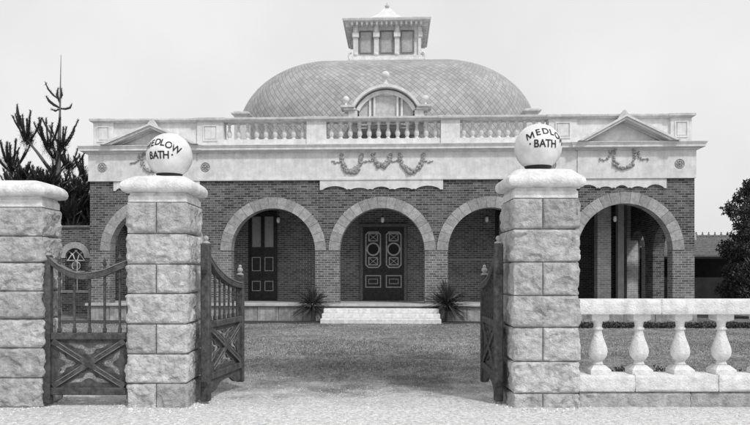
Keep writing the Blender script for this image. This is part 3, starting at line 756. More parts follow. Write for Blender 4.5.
# left annexe wall with traceried window
an = empty('side_wing', BM @ Vector((XL-2, 4.2, 0)), YAW)
tag(an, 'low brick wing with a small round arched traceried window left of the bath house', 'building')
IM = (Matrix.Translation(an.location) @ Matrix.Rotation(YAW, 4, 'Z')).inverted()
def AX(px, py):
    xl, z = BX(px, 4.2, py); return xl-(XL-2), z
wc, wz = AX(75, 258); wr = .42; wo = .66; wb = AX(75, 290)[1]; zt = AX(75, 227)[1]
hole = [(wc-wr, wb), (wc-wr, wz)]+[(wc-wr*cos(pi*i/16), wz+wr*sin(pi*i/16)) for i in range(1, 16)]+[(wc+wr, wz), (wc+wr, wb)]
MB().poly([[(-4.5,-.1),(1.95,-.1),(1.95,zt),(-4.5,zt)], hole[::-1]], 0, .3).build('brick_wall', M['brick'], an)
MB().box(-4.5, 1.95, .31, 1.3, -.1, zt-.05).build('wing_body', M['brick'], an)
mb = MB(); mb.profx(-4.7, 1.94, [(-.06,zt-.04),(-.08,zt),(-.08,zt+.06),(.6,zt+.11),(1.4,zt+.06),(1.4,zt)]); mb.build('coping', M['tile'], an)
wn = MB().poly([[(wc-(wr-.01)*cos(pi*i/16), wz+(wr-.01)*sin(pi*i/16)) for i in range(17)]+[(wc-wo*cos(pi*i/16), wz+wo*sin(pi*i/16)) for i in range(16, -1, -1)]], -.04, .12).build('window', M['voussoir'], an)
mb = MB()
for s_ in (-1, 1):
    mb.tube([(wc+s_*.05, .1, wb), (wc+s_*.05, .1, wz-.1), (wc+s_*.12, .1, wz+.12), (wc+s_*.32, .1, wz+.3)], .022, 5)
    mb.tube([(wc+s_*.36, .1, wz-.1), (wc+s_*.22, .1, wz+.1), (wc-s_*.05, .1, wz+.34)], .022, 5)
mb.tube([(wc-.4, .1, wz-.1), (wc+.4, .1, wz-.1)], .02, 5); mb.tube([(wc-.4, .1, wz-.55), (wc+.4, .1, wz-.55)], .02, 5)
mb.tube([(wc+.17*cos(a*pi/8), .1, wz-.32+.17*sin(a*pi/8)) for a in range(17)], .018, 5)
mb.build('tracery', M['stucco'], wn)
MB().bbox(wc-wo, wc+wo, -.08, .1, wb-.12, wb-.003, .01).build('sill', M['voussoir'], wn)

# right open shed with a tiled roof
sh = empty('open_shed', BM @ Vector((XR, 5.5, 0)), YAW)
tag(sh, 'open shed with a crested tile roof joined to the right end of the bath house', 'shed')
ze_ = EYE+(HY-257)*(BD+5.2)/F; zri = EYE+(HY-237)*(BD+7.2)/F
MB().profx(.25, 7, [(-.5, ze_), (-.5, ze_+.05), (1.8, zri), (4.1, ze_+.05), (4.1, ze_), (1.8, zri-.08)]).build('roof', M['tile'], sh)
mb = MB(); x = .3
while x < 7:
    mb.bbox(x, x+.26, 1.72, 1.88, zri-.04, zri+.06, .02); mb.lathe([(.05,0),(.05,.03),(.02,.07),(.035,.1),(.004,.15)], (x+.13, 1.8, zri+.06), 8); x += .27
mb.build('ridge_crest', M['tile'], sh)
mb = MB()      # tile courses
for k in range(11):
    t0 = k/11; y = -.5+2.3*t0; z = ze_+.05+(zri-ze_-.05)*t0
    mb.box(.25, 7, y, y+.05, z+.005, z+.05)
mb.build('tile_course', M['tile'], sh)
for x in (1.9, 3.6, 5.3, 6.9): MB().bbox(x-.06, x+.06, -.35, -.23, 0, ze_, .01).build('post', M['wood'], sh)
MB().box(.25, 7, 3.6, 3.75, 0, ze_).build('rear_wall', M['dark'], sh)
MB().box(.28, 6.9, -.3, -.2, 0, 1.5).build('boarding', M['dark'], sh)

# ------------------------------------------------------------------ gate piers
def rock_block(mb, x0, x1, y0, y1, z0, z1, amp=.03, seed=0, step=.016, jl=False, jr=False):
    dims = (x1-x0, y1-y0, z1-z0); nn = [max(2, int(round(d/step))) for d in dims]
    key = {}; vs = []; fs = []
    def vert(i, j, k):
        if (i,j,k) in key: return key[i,j,k]
        p = Vector((x0+dims[0]*i/nn[0], y0+dims[1]*j/nn[1], z0+dims[2]*k/nn[2])); nrm = Vector((0,0,0))
        if j == 0: nrm.y = -1
        elif j == nn[1]: nrm.y = 1
        if i == 0 and not jl: nrm.x = -1
        elif i == nn[0] and not jr: nrm.x = 1
        ds = []
        if 0 < k < nn[2]:
            ds.append(min(p.z-z0, z1-p.z))
        else: ds.append(0)
        if nrm.x == 0: ds.append(max(0, min(p.x-x0 if jl else 9, x1-p.x if jr else 9)))
        if nrm.x == 0 and (jl and i == 0 or jr and i == nn[0]): ds.append(0)
        e = min(1, min(ds)/.024)**.7
        q = p*1.0+Vector((seed*7.3, seed*3.1, seed*5.7))
        h = .36+.75*noise.noise(q*3)+.6*abs(noise.noise(q*8))+.4*noise.noise(q*15)
        fr = noise.noise(q*5+Vector((9,9,9)))
        chip = -.5*min(1, max(0, (fr-.2)/.04))                   # spalled facets
        h += chip+.4*noise.noise(q*30)
        if nrm.length > 0:
            if nrm.x and nrm.y: nrm = nrm.normalized()*.7; h -= .35
            p += nrm*max(-.028, amp*(e*h)-.011*(1-e))
        key[i,j,k] = len(vs); vs.append(p); return key[i,j,k]
    for i in range(nn[0]):
        for j in range(nn[1]):
            fs.append((vert(i,j,0), vert(i,j+1,0), vert(i+1,j+1,0), vert(i+1,j,0))); fs.append((vert(i,j,nn[2]), vert(i+1,j,nn[2]), vert(i+1,j+1,nn[2]), vert(i,j+1,nn[2])))
    for i in range(nn[0]):
        for k in range(nn[2]):
            fs.append((vert(i,0,k), vert(i+1,0,k), vert(i+1,0,k+1), vert(i,0,k+1))); fs.append((vert(i,nn[1],k), vert(i,nn[1],k+1), vert(i+1,nn[1],k+1), vert(i+1,nn[1],k)))
    for j in range(nn[1]):
        for k in range(nn[2]):
            fs.append((vert(0,j,k), vert(0,j,k+1), vert(0,j+1,k+1), vert(0,j+1,k))); fs.append((vert(nn[0],j,k), vert(nn[0],j+1,k), vert(nn[0],j+1,k+1), vert(nn[0],j,k+1)))
    mb.add(vs, fs)
PD = 8.4; PS = F/PD
def pier(pxl, pxr, depth, joints, vj, captop, capbot, label, seed, par=0):
    x0, x1 = (pxl-VX)/PS, (pxr-VX)/PS
    r = empty('gate_pier', ((x0+x1)/2, PD+depth/2, 0)); tag(r, label, 'gate pier', 'rock faced stone gate piers')
    hx, hy = (x1-x0)/2, depth/2
    zz = lambda py: EYE+(HY-py)/PS
    zs = [zz(j) for j in joints]
    if zs[-1] > 0: zs.append(min(0, zs[-1]-.3)-.05)
    mb = MB(); cx = (x0+x1)/2
    for i in range(len(zs)-1):
        z1, z0 = zs[i]-.006, zs[i+1]+.006
        if vj and i % 2 == par:
            v = (vj-VX)/PS-cx
            rock_block(mb, -hx, v-.005, -hy, hy, z0, z1, .031, seed+i, jr=True); rock_block(mb, v+.005, hx, -hy, hy, z0, z1, .031, seed+i+50, jl=True)
        else: rock_block(mb, -hx, hx, -hy, hy, z0, z1, .034, seed+i)
    mb.build('shaft', M['sandstone'], r, smooth='auto')
    mb = MB(); mb.box(-hx+.034, hx-.034, -hy+.034, hy-.034, 0, zs[0]); mb.build('mortar_core', M['joint'], r)
    zn, zcb, zct = zs[0], zz(capbot), zz(captop)
    mb = MB(); mb.rings(-hx, hx, -hy, hy, [(-.03,zn),(-.005,zn+.004),(-.005,zcb-.05),(-.02,zcb-.03),(-.03,zcb)], ch=.015)
    mb.build('neck_course', M['dressed'], r)
    mb = MB(); hc = zct-zcb; P = [(-.04,zcb+.001),(.02,zcb+.002)]
    P += [(.065,zcb+.012),(.084,zcb+.035),(.09,zcb+.065),(.084,zcb+.10),(.06,zcb+.132),(.02,zcb+.158),(-.05,zcb+hc-.008),(-.12,zct+.008),(-.2,zct+.02)]
    # smooth corners, slight wear
    n = 44; vs = []; fs = []
    for o, z in P:
        A, B_, rad = hx+o, hy+o, .11
        for k in range(n):
            t_ = 2*pi*(k+.5)/n; c_, s_ = cos(t_), sin(t_)
            e_ = 14.0
            q = (abs(c_)**e_+abs(s_)**e_)**(-1/e_)
            x, y = A*c_*q, B_*s_*q
            wv = .006*noise.noise((x*6, y*6, z*6+seed))
            vs.append((x*(1+wv), y*(1+wv), z+wv))
    for i in range(len(P)-1):
        for k in range(n): a, b = i*n+k, i*n+(k+1) % n; fs.append((a, b, b+n, a+n))
    fs.append(tuple(range(n-1, -1, -1))); fs.append(tuple((len(P)-1)*n+k for k in range(n)))
    mb.add(vs, fs)
    mb.build('cap', M['dressed'], r, smooth='auto')
    return r, zct+.02
pier(-22, 42, .52, [207, 236, 262.5, 291, 319, 348, 378, 408], None, 180, 196, 'plain stone gate pier cut by the left edge with no globe on its cap', 1)
pl, zl = pier(127, 187, .74, [202, 233.5, 264, 293.5, 324, 354, 383.5], 156, 175, 192, 'stone gate pier under the globe between the small gate and the driveway', 20, 0)
pr_, zr_ = pier(513.5, 579, .74, [198, 229, 262, 295.5, 327.5, 361.5, 393.5], 543, 168, 187, 'stone gate pier under the globe beside the stone balustrade', 40, 0)

# globes with lettering
def glyph(ch):
    if ch == 'M':
        o_ = [(-.41,0),(-.37,.69),(-.24,.69),(0,.27),(.24,.69),(.37,.69),(.41,0),(.29,0),(.26,.44),(.05,.07),(-.05,.07),(-.26,.44),(-.29,0)]
        bm = bmesh.new(); bv = [bm.verts.new((x, z, 0)) for x, z in o_]
        for t_ in tessellate_polygon([[Vector((x, z, 0)) for x, z in o_]]): bm.faces.new([bv[i] for i in t_])
        bmesh.ops.subdivide_edges(bm, edges=bm.edges[:], cuts=3, use_grid_fill=True); bmesh.ops.triangulate(bm, faces=bm.faces)
        bm.verts.index_update(); r_ = [v.co.copy() for v in bm.verts], [tuple(v.index for v in f.verts) for f in bm.faces]; bm.free(); return r_
    cu = bpy.data.curves.new('g', 'FONT'); cu.body = ch; cu.align_x = 'CENTER'; cu.size = 1; cu.offset = .02; cu.resolution_u = 3
    o = bpy.data.objects.new('g', cu); COL.objects.link(o)
    me = bpy.data.meshes.new_from_object(o); 
    vs = [v.co.copy() for v in me.vertices]; fs = [tuple(p.vertices) for p in me.polygons]
    bpy.data.objects.remove(o); bpy.data.curves.remove(cu); bpy.data.meshes.remove(me)
    bm = bmesh.new(); bv = [bm.verts.new(v) for v in vs]
    for f in fs:
        try: bm.faces.new([bv[i] for i in f])
        except ValueError: pass
    bmesh.ops.remove_doubles(bm, verts=bm.verts, dist=1e-4)
    bmesh.ops.triangulate(bm, faces=bm.faces)
    bmesh.ops.subdivide_edges(bm, edges=[e for e in bm.edges if e.calc_length() > .12], cuts=3, use_grid_fill=True)
    bmesh.ops.triangulate(bm, faces=bm.faces)
    vs = [v.co.copy() for v in bm.verts]; bm.verts.index_update(); fs = [tuple(v.index for v in f.verts) for f in bm.faces]; bm.free()
    return vs, fs
def globe(cpx, cpy, rpx, pierx, zcap, label, text):
    D = PD+.37; k = F/D; R = rpx/k; x, z = (cpx-VX)/k, EYE+(HY-cpy)/k
    r = empty('globe_lamp', (x, D, zcap)); tag(r, label, 'lamp', 'lettered globe lamps on the gate piers')
    dz = z-zcap
    MB().lathe([(R*sin(t_), dz-R*cos(t_)) for t_ in [pi*.17+pi*.825*i/26 for i in range(27)]], n=44).build('globe', M['globe'], r, smooth='auto')
    b0 = dz-R*cos(pi*.17)
    MB().lathe([(R*.46,-.01),(R*.48,b0*.3-.0),(R*.57,b0+.004),(R*.58,b0+.018),(R*.54,b0+.022),(R*.5,b0)], n=32).build('collar', M['black'], r, smooth='auto')
    mb = MB()
    for ch, gx, gy, size, rot in text:
        vs, fs = glyph(ch) if ch != '.' else ([Vector((.09*cos(a*pi/5), .35+.09*sin(a*pi/5), 0)) for a in range(10)], [tuple(range(10))])
        # gx, gy: letter centre in photo pixels from the globe centre; unrolled onto the sphere
        n0 = len(mb.v); pts = []
        nx, nz_ = gx/rpx, gy/rpx
        q = Vector((nx, -sqrt(max(0.01, 1-nx*nx-nz_*nz_)), nz_))
        ex = Vector((0,0,1)).cross(-q).normalized()*-1
        ex = Vector((-q.y, q.x, 0)).normalized(); ey = q.cross(ex)*1
        if ey.z < 0: ey = -ey
        cr, sr = cos(rot), sin(rot)
        for v in vs:
            u, w_ = v.x*size*.86, (v.y-.35)*size
            u, w_ = u*cr-w_*sr, u*sr+w_*cr
            p = (q*R+ex*u+ey*w_).normalized()*(R+.0035); pts.append((p.x, p.y, p.z+dz))
        mb.add(pts, fs)
    mb.build('lettering', M['black'], r)
ts = .135
globe(169.5, 156, 22.5, 0, zl-.02, 'white globe lamp lettered MEDLOW BATH on the pier beside the small gate', [
    ('M', -16.9, 7.4, ts*1.05, .30), ('E', -11.6, 10.0, ts, .18), ('D', -5.8, 10.8, ts, .0), ('L', -.9, 9.9, ts, -.15), ('O', 5.1, 7.4, ts*.98, -.30), ('W', 12.0, 3.6, ts, -.42),
    ('B', -12.6, -2.4, ts*.98, 0), ('A', -7.6, -2.4, ts*.98, 0), ('T', -2.6, -2.4, ts*.98, 0), ('H', 2.8, -2.4, ts*.98, 0), ('.', 8.4, -2.4, ts, 0)])
globe(538, 147.5, 23.3, 0, zr_-.02, 'white globe lamp lettered MEDLOW BATH on the pier beside the stone balustrade', [
    ('M', -12.2, 8.0, ts*1.05, .36), ('E', -4.9, 11.4, ts, .22), ('D', 2.4, 12.6, ts, .04), ('L', 8.6, 11.8, ts, -.15), ('O', 14.6, 8.9, ts, -.32), ('W', 19.6, 3.6, ts*1.05, -.6),
    ('.', -12.4, -.2, ts, 0), ('B', -7.0, 0, ts, 0), ('A', -1.2, .1, ts, 0), ('T', 4.3, .1, ts, 0), ('H', 10.0, 0, ts, 0)])

# ------------------------------------------------------------------ gates
def bezier(pts, n=24):      # Catmull-Rom through points
    out = []
    P = [pts[0]]+list(pts)+[pts[-1]]
    for i in range(1, len(P)-2):
        for j in range(n):
            t_ = j/n; a, b, c, d = P[i-1], P[i], P[i+1], P[i+2]
            out.append(tuple(.5*((2*b[k])+(-a[k]+c[k])*t_+(2*a[k]-5*b[k]+4*c[k]-d[k])*t_*t_+(-a[k]+3*b[k]-3*c[k]+d[k])*t_**3) for k in range(2)))
    out.append(tuple(pts[-1])); return out
def gate(name, cat, label, group, loc, rz, wd, hz0, hz1, lz1, curve, zmid, zbot, nb, apron, tips, tri=True):
    """local x 0..wd from the hinge post, thickness about y"""
    r = empty(name, loc, rz); tag(r, label, cat, group)
    t = .045
    def post(x0, x1, z0, z1, nm, fr):
        o = MB().bbox(x0, x1, -.055, .055, z0, z1, .012).build(nm, M['wood'], r)
        cx = (x0+x1)/2; mb = MB()
        mb.lathe([(.05,0),(.05,.015),(.02,.03)]+[(fr*sin(a), .03+fr-fr*cos(a)) for a in [pi*.2+pi*.79*i/8 for i in range(9)]], (cx, 0, z1), 12)
        if fr > .034: mb.sphere((cx, 0, z1+.03+fr*2.3), fr*.6, 10, 7)
        mb.build('finial', M['finial'], o, smooth='auto'); return o
    post(0, .095, hz0, hz1, 'hinge_post', .034)
    post(wd-.075, wd, hz0+.05, lz1, 'latch_post', .04 if not tips else .02)
    MB().add(*[[], []])
    cv = bezier(curve, 10)
    def zc(x):
        for a, b in zip(cv, cv[1:]):
            if a[0] <= x <= b[0]: return a[1]+(b[1]-a[1])*(x-a[0])/max(1e-6, b[0]-a[0])
        return cv[-1][1] if x > cv[-1][0] else cv[0][1]
    h = .035
    MB().poly([[(x, z+h) for x, z in cv]+[(x, z-h) for x, z in cv[::-1]]], -.045, .045).build('top_rail', M['wood'], r)
    MB().poly([[(x, z+h+.014) for x, z in cv]+[(x, z+h+.001) for x, z in cv[::-1]]], -.052, .052).build('rail_capping', M['edge'], r)
    x0, x1 = .097, wd-.077
    MB().bbox(x0, x1, -.045, .045, zmid-.05, zmid+.035, .01).build('middle_rail', M['wood'], r)
    MB().bbox(x0, x1, -.045, .045, zbot-.05, zbot+.04, .01).build('bottom_rail', M['wood'], r)
    for k in range(nb):
        x = x0+(x1-x0)*(k+.5)/nb
        mb = MB(); mb.bbox(x-.013, x+.013, -.013, .013, zmid+.03, zc(x)-h+.005, .004)
        mb.bbox(x-.02, x+.02, -.02, .02, zmid+.036, zmid+.09, .005); mb.bbox(x-.02, x+.02, -.02, .02, zc(x)-h-.11, zc(x)-h-.08, .005)
        b = mb.build('bar', M['wood'], r)
        if tips:
            zt = zc(x)+h+.013
            MB().lathe([(.02,0),(.02,.015),(.01,.03),(.028,.06),(.012,.10),(.003,.15)], (x, 0, zt), 8).build('spear_tip', M['wood'], b)
    # crossed braces over a fretted board
    za, zb = zbot+.04, zmid-.05; cx, cz = (x0+x1)/2, (za+zb)/2
    L_ = sqrt((x1-x0)**2+(zb-za)**2); hw = .036
    for s_ in (1, -1):
        ux, uz = (x1-x0)/L_, s_*(zb-za)/L_; nx, nz_ = -uz, ux
        e = L_/2-.03
        pts = [(cx-ux*e-nx*hw, cz-uz*e-nz_*hw), (cx+ux*e-nx*hw, cz+uz*e-nz_*hw), (cx+ux*e+nx*hw, cz+uz*e+nz_*hw), (cx-ux*e+nx*hw, cz-uz*e+nz_*hw)]
        yo_ = .0 if s_ > 0 else .002
        b = MB().poly([pts], -.04-yo_, .04-yo_).build('brace', M['wood'], r)
        for sd_ in (1, -1):  # pale strips painting the highlights along the brace bevels
            q = [(cx+ux*f*e+nx*sd_*g_, cz+uz*f*e+nz_*sd_*g_) for f, g_ in ((-.85,.020),(-.2,.020),(-.2,.030),(-.85,.030))]
            MB().poly([q], -.0465-yo_, -.039-yo_).build('brace_highlight', M['edge'], b)
            q = [(cx+ux*f*e+nx*sd_*g_, cz+uz*f*e+nz_*sd_*g_) for f, g_ in ((.2,.020),(.85,.020),(.85,.030),(.2,.030))]
            MB().poly([q], -.0465-yo_, -.039-yo_).build('brace_highlight', M['edge'], b)
    mb = MB(); W2, H2 = (x1-x0)/2, (zb-za)/2; mo = MB()
    for ax_, az_, bx_, bz_ in ((-1,1,1,1), (1,1,1,-1), (1,-1,-1,-1), (-1,-1,-1,1)):
        A_, B_, C_ = (cx+ax_*W2*.998, cz+az_*H2*.998), (cx+bx_*W2*.998, cz+bz_*H2*.998), (cx, cz)
        m_ = ((A_[0]+B_[0])/2, (A_[1]+B_[1])/2)
        gx, gz = C_[0]+(m_[0]-C_[0])*.62, C_[1]+(m_[1]-C_[1])*.62
        dx, dz_ = (B_[0]-A_[0])*.5, (B_[1]-A_[1])*.5; ix, iz = (m_[0]-C_[0])*.26, (m_[1]-C_[1])*.26
        # fretwork: a bow shaped opening with a tongue
        hole = [(gx+dx*u+ix*v, gz+dz_*u+iz*v) for u, v in ((-.52,.75),(-.36,.15),(-.18,-.05),(-.1,-.75),(0,-1.0),(.1,-.75),(.18,-.05),(.36,.15),(.52,.75),(.2,.62),(.1,.15),(0,.0),(-.1,.15),(-.2,.62))]
        mb.poly([[A_, B_, C_], hole], -.012, .012)
        mo.tube([(px_, -.012, pz_) for px_, pz_ in hole+[hole[0]]], .004, 4)
    fb = mb.build('fretwork_panel', M['wood'], r); mo.build('fretwork_edge', M['edge'], fb)
    if apron:
        z1 = zbot-.052; pts = [(x0, z1)]
        for i in range(41):
            u = i/40; x = x0+(x1-x0)*u
            pts.append((x, z1-.03-.12*abs(cos(pi*u*1.0))**1.5-.03*abs(sin(3*pi*u))))
        pts.append((x1, z1)); MB().poly([pts], -.02, .02).build('scalloped_apron', M['wood'], r)
    # hinges
    for z in (hz0+.22, hz1-.35): MB().bbox(-.05, .0, -.03, .03, z-.03, z+.03, .008).build('hinge', M['iron'], r)
    return r
zz = lambda py, D=PD: EYE+(HY-py)*D/F
gy = PD-.02
X = lambda px, D=PD: (px-VX)*D/F
x0g = X(40)
gw = X(131)-x0g
cp = [(X(p)-x0g, zz(q)) for p, q in ((46.5,260),(56,268),(69,274.5),(82,276.5),(100,273.5),(113,268.5),(126,263.5))]
gate('side_gate', 'gate', 'closed timber side gate with crossed braces between the two left stone piers', None, (x0g, gy+.12, 0), 0, gw, .05, zz(255), zz(263), cp, zz(336), .2, 5, False, True)
# main leaves
def leaf(pxh, Dh, pxl, Dl, label, flip):
    a = Vector((X(pxh, Dh), Dh, 0)); b = Vector((X(pxl, Dl), Dl, 0)); d_ = b-a; L0 = d_.length
    cpx = [(.09, 1.80), (.25*L0, 1.66), (.5*L0, 1.54), (.75*L0, 1.475), (L0-.07, 1.45)]
    return gate('gate_leaf', 'gate', label, 'leaves of the driveway gate', a, atan2(d_.y, d_.x), L0, .04, 1.99, 1.60, cpx, .99, .34, 7, True, False)
leaf(204.5, 8.62, 241, 9.95, 'timber driveway gate leaf standing open beside the left globe topped pier', 1)
leaf(499, 8.62, 484, 9.95, 'timber driveway gate leaf seen almost edge on beside the right globe topped pier', -1)

# ------------------------------------------------------------------ street balustrade on the right
st_ = empty('stone_balustrade', (X(580), PD+.2, 0))
tag(st_, 'pale stone balustrade with urn shaped balusters on a low wall right of the gate pier', 'balustrade')
ox, oy = st_.location.x, st_.location.y
def stone_bar(x0, x1, y0, y1, z0, z1, nm, m_, amp, jts):
    mb = MB(); e = [x0]+jts+[x1]
    for a, b in zip(e, e[1:]):
        rock_block(mb, a+.002, b-.002, y0, y1, z0, z1, amp, random.randint(0, 99), .03)
    return mb.build(nm, m_, st_, smooth='auto')
zr1, zr0 = zz(299.5), zz(314.5); xe = 4.2
stone_bar(0.005, xe, -.17, .15, zr0, zr1, 'top_rail', M['dressed'], .008, [X(663)-ox, 3.0])
stone_bar(0.0, xe, -.18, .16, zz(392), zz(375.5), 'base_slab', M['dressed'], .012, [X(636)-ox, X(720)-ox, 3.1])
mb = MB(); xx = 0
for k, wdd in enumerate((1.35, 1.2, 1.0, .65)): rock_block(mb, xx+.003, xx+wdd-.003, -.15, .14, -.05, zz(393), .03, 70+k, .03); xx += wdd
mb.build('low_wall', M['sandstone'], st_, smooth='auto')
hb = zr0-zz(375.5); s = hb
def sq(mb, prof):
    mb.rings(0, 0, 0, 0, prof)
PB = []
b0 = None
for k in range(7):
    px = 602.7+42*k; x = X(px, PD+.02)-ox; z0 = zz(375.5)
    if b0 is None:
        par = MB().lathe([(.060,.14*s),(.066,.165*s),(.056,.185*s),(.052,.21*s),(.075,.235*s),(.108,.30*s),(.116,.37*s),(.108,.44*s),(.085,.53*s),(.060,.63*s),(.048,.70*s),(.047,.725*s),(.062,.735*s),(.064,.76*s),(.050,.775*s),(.050,.81*s),(.058,.86*s),(.075,.885*s)], n=24).build('baluster', M['dressed'], st_, smooth='auto', loc=(x, 0, z0))
        mb = MB(); mb.rings(-.0, .0, -.0, .0, [(.125,.001),(.125,.075*s),(.112,.09*s),(.085,.125*s),(.07,.145*s)]); f1 = mb.build('foot', M['dressed'], par)
        mb = MB(); mb.rings(-.0, .0, -.0, .0, [(.07,.875*s),(.10,.90*s),(.105,.915*s),(.105,.998*s)]); f2 = mb.build('cap', M['dressed'], par)
        b0 = par
    else:
        c = copy_part(b0, st_, (x, 0, z0))
        for q in (f1, f2): copy_part(q, c, (0,0,0))

# ------------------------------------------------------------------ plants
def leafq(mb, p, d_, ln, wd):      # one folded blade leaf
    d_ = d_.normalized(); s_ = d_.cross(Vector((random.uniform(-1,1), random.uniform(-1,1), random.uniform(-1,1)))).normalized()*wd
    mb.add([p, p+d_*ln*.45+s_, p+d_*ln, p+d_*ln*.45-s_], [(0,1,2,3)])
def yucca(px, pyb, Rr_, label, zc_):
    g_ = G(px, pyb); r = empty('yucca', g_); tag(r, label, 'plant', 'spiky yuccas either side of the steps')
    MB().tube([(0,0,-.05), (.02,0,zc_*.5), (0,0,zc_)], [.09,.07,.06], 8).build('stem', M['bark'], r)
    mb = MB()
    for i in range(240):
        a = random.uniform(0, 2*pi); el = random.uniform(-.55, 1.5)
        d0 = Vector((cos(a)*cos(el), sin(a)*cos(el), sin(el))); ln = Rr_*random.uniform(.75, 1.1); sag = random.uniform(.05, .3)*ln
        side = d0.cross(Vector((0,0,1))); side = (side.normalized() if side.length > .01 else Vector((1,0,0)))
        base = Vector((0,0,zc_+random.uniform(-.25, .05))); n_ = 5; vs = []; fs = []
        for j in range(n_+1):
            t_ = j/n_; p = base+d0*ln*t_-Vector((0,0,sag*t_*t_)); wv = .021*(1-t_)**.6*(.6+.8*min(1, t_*4)) if j < n_ else .001
            up_ = side.cross(d0).normalized()*wv*.5
            vs += [p-side*wv+up_, p-up_*.3, p+side*wv+up_]
            if j: b = (j-1)*3; fs += [(b,b+1,b+4,b+3),(b+1,b+2,b+5,b+4)]
        mb.add(vs, fs)
    mb.build('leaves', M['yucca'], r)
yucca(313, 321, .84, 'spiky yucca left of the stone steps', .62)
yucca(447, 321.5, 1.0, 'larger spiky yucca right of the stone steps', .66)

def leaf_cloud(mb, c, rx, ry, rz, n, ls, clumps=None):
    for _ in range(n):
        while True:
            v = Vector((random.uniform(-1,1), random.uniform(-1,1), random.uniform(-1,1)))
            if .2 < v.length <= 1: break
        if noise.noise(Vector((v.x*rx*2.2+c[0], v.y*ry*2.2+c[1], v.z*rz*2.2+c[2]))) < -.12: continue
        p = Vector(c)+Vector((v.x*rx, v.y*ry, v.z*rz))
        leafq(mb, p, Vector((random.gauss(0,1), random.gauss(0,1), random.gauss(0,1)+.2)), ls*random.uniform(.6, 1.3), ls*.28)
def shrub(px, py, D, w_, h_, label, group=None, n=500, ls=.05, name='shrub'):
    p = Vector(((px-VX)*D/F, D, 0)); r = empty(name, p); tag(r, label, name, group)
    mb = MB()
    for k in range(5):
        a = random.uniform(0, 2*pi); mb.tube([(0,0,0), (cos(a)*w_*.3, sin(a)*w_*.3, h_*.5), (cos(a)*w_*.6, sin(a)*w_*.5, h_*.8)], [.012,.008,.004], 4)
    mb.build('stems', M['bark'], r)
    mb = MB()
    for k in range(6):
        a = random.uniform(0, 2*pi); q = random.uniform(0, .55)
        leaf_cloud(mb, (cos(a)*w_*q, sin(a)*w_*q*.6, h_*random.uniform(.35, .7)), w_*.5, w_*.4, h_*.35, n//6, ls)
    mb.build('foliage', M['shrub'], r)
shrub(621, 380, 9.9, .20, .30, 'small leafy plant behind the balustrade between the first two balusters from the gate pier')
shrub(664, 380, 9.7, .32, .34, 'leafy plant with pale flecks between the second and third balusters from the gate pier')
shrub(706, 380, 9.6, .42, .26, 'low dark bush behind the third and fourth balusters of the balustrade', n=1200)
shrub(748, 380, 9.6, .40, .26, 'low dark bush behind the balustrade at the right edge of the view', n=1200)
# low border hedge in front of the bath house, right of the pier
hd = empty('border_hedge', (X(668, 21.2), 21.2, 0)); tag(hd, 'low clipped dark hedge along the far edge of the right lawn', 'hedge')
mb = MB()
for _ in range(15000):
    x = random.uniform(-3.2, 3.2); y = random.uniform(-.25, .25); z = random.uniform(.01, .17)*(1-.35*abs(y)/.25)*(1+.2*noise.noise((x*2, 0, 0)))
    leafq(mb, Vector((x, y, z)), Vector((random.gauss(0,1), random.gauss(0,1), random.gauss(0,1))), .06, .018)
mb.build('foliage', M['shrub'], hd)
mb = MB()
for i in range(30): x = -3.1+.21*i; mb.tube([(x,0,0),(x+.02,0,.15)], .008, 4)
mb.build('stems', M['bark'], hd)
# soil strips at the foot of the plinth
def strip(pa, pb_, pyb, pyt):
    pts = []
    for i in range(31):
        px = pa+(pb_-pa)*i/30; p = G(px, pyb+(.5*sin(px*.13))); pts.append((p.x, p.y))
    for i in range(30, -1, -1):
        px = pa+(pb_-pa)*i/30; p = G(px, pyt); pts.append((p.x, p.y))
    sheet('flower_bed', pts, .009, M['soil'])
strip(50, 326, 323.5, 320.4); strip(437, 500, 324, 320.8)

# pine beside the left pier
PDp = 31.5; KS = PDp/15
def Q(px, py, dy=0): D = PDp+dy*KS; return Vector(((px-VX)*PDp/F, D, EYE+(HY-py)*PDp/F))
base = Q(54, 200); base.z = 0
pine = empty('pine_tree', base); tag(pine, 'dark pine with finger like upright shoots behind the low wing left of the bath house', 'tree')
def rel(v): return v-base
tr = MB(); fol = MB(); random.seed(11)
top = [Vector((0,0,-.1)), rel(Q(55,250)), rel(Q(57,190)), rel(Q(59,150)), rel(Q(60,112)), rel(Q(61,55))]
tr.tube(top, [q_*KS for q_ in (.13,.10,.075,.05,.022,.005)], 8)
def finger(p, d_, ln, th=.034):
    th *= KS
    d_ = d_.normalized(); n_ = 4; path = []
    cur = Vector(p); dd = d_.copy()
    for j in range(n_+1):
        path.append(cur.copy()); cur += dd*ln/n_; dd = (dd+Vector((0,0,.16))).normalized()
    fol.tube(path, [th*.4, th*.6, th*.65, th*.6, th*.35], 5)
    for _ in range(int(170*ln/.3/KS)):
        t_ = random.random(); k = min(n_-1, int(t_*n_)); q = path[k].lerp(path[k+1], t_*n_-k)
        a = Vector((random.gauss(0,1), random.gauss(0,1), random.gauss(0,1))).normalized()
        nd = (a+dd*1.1).normalized(); s_ = nd.cross(Vector((.3,.5,.8))).normalized()*.0055*KS
        l2 = random.uniform(.035, .065)*KS
        fol.add([q-s_, q+s_, q+nd*l2], [(0,1,2)])
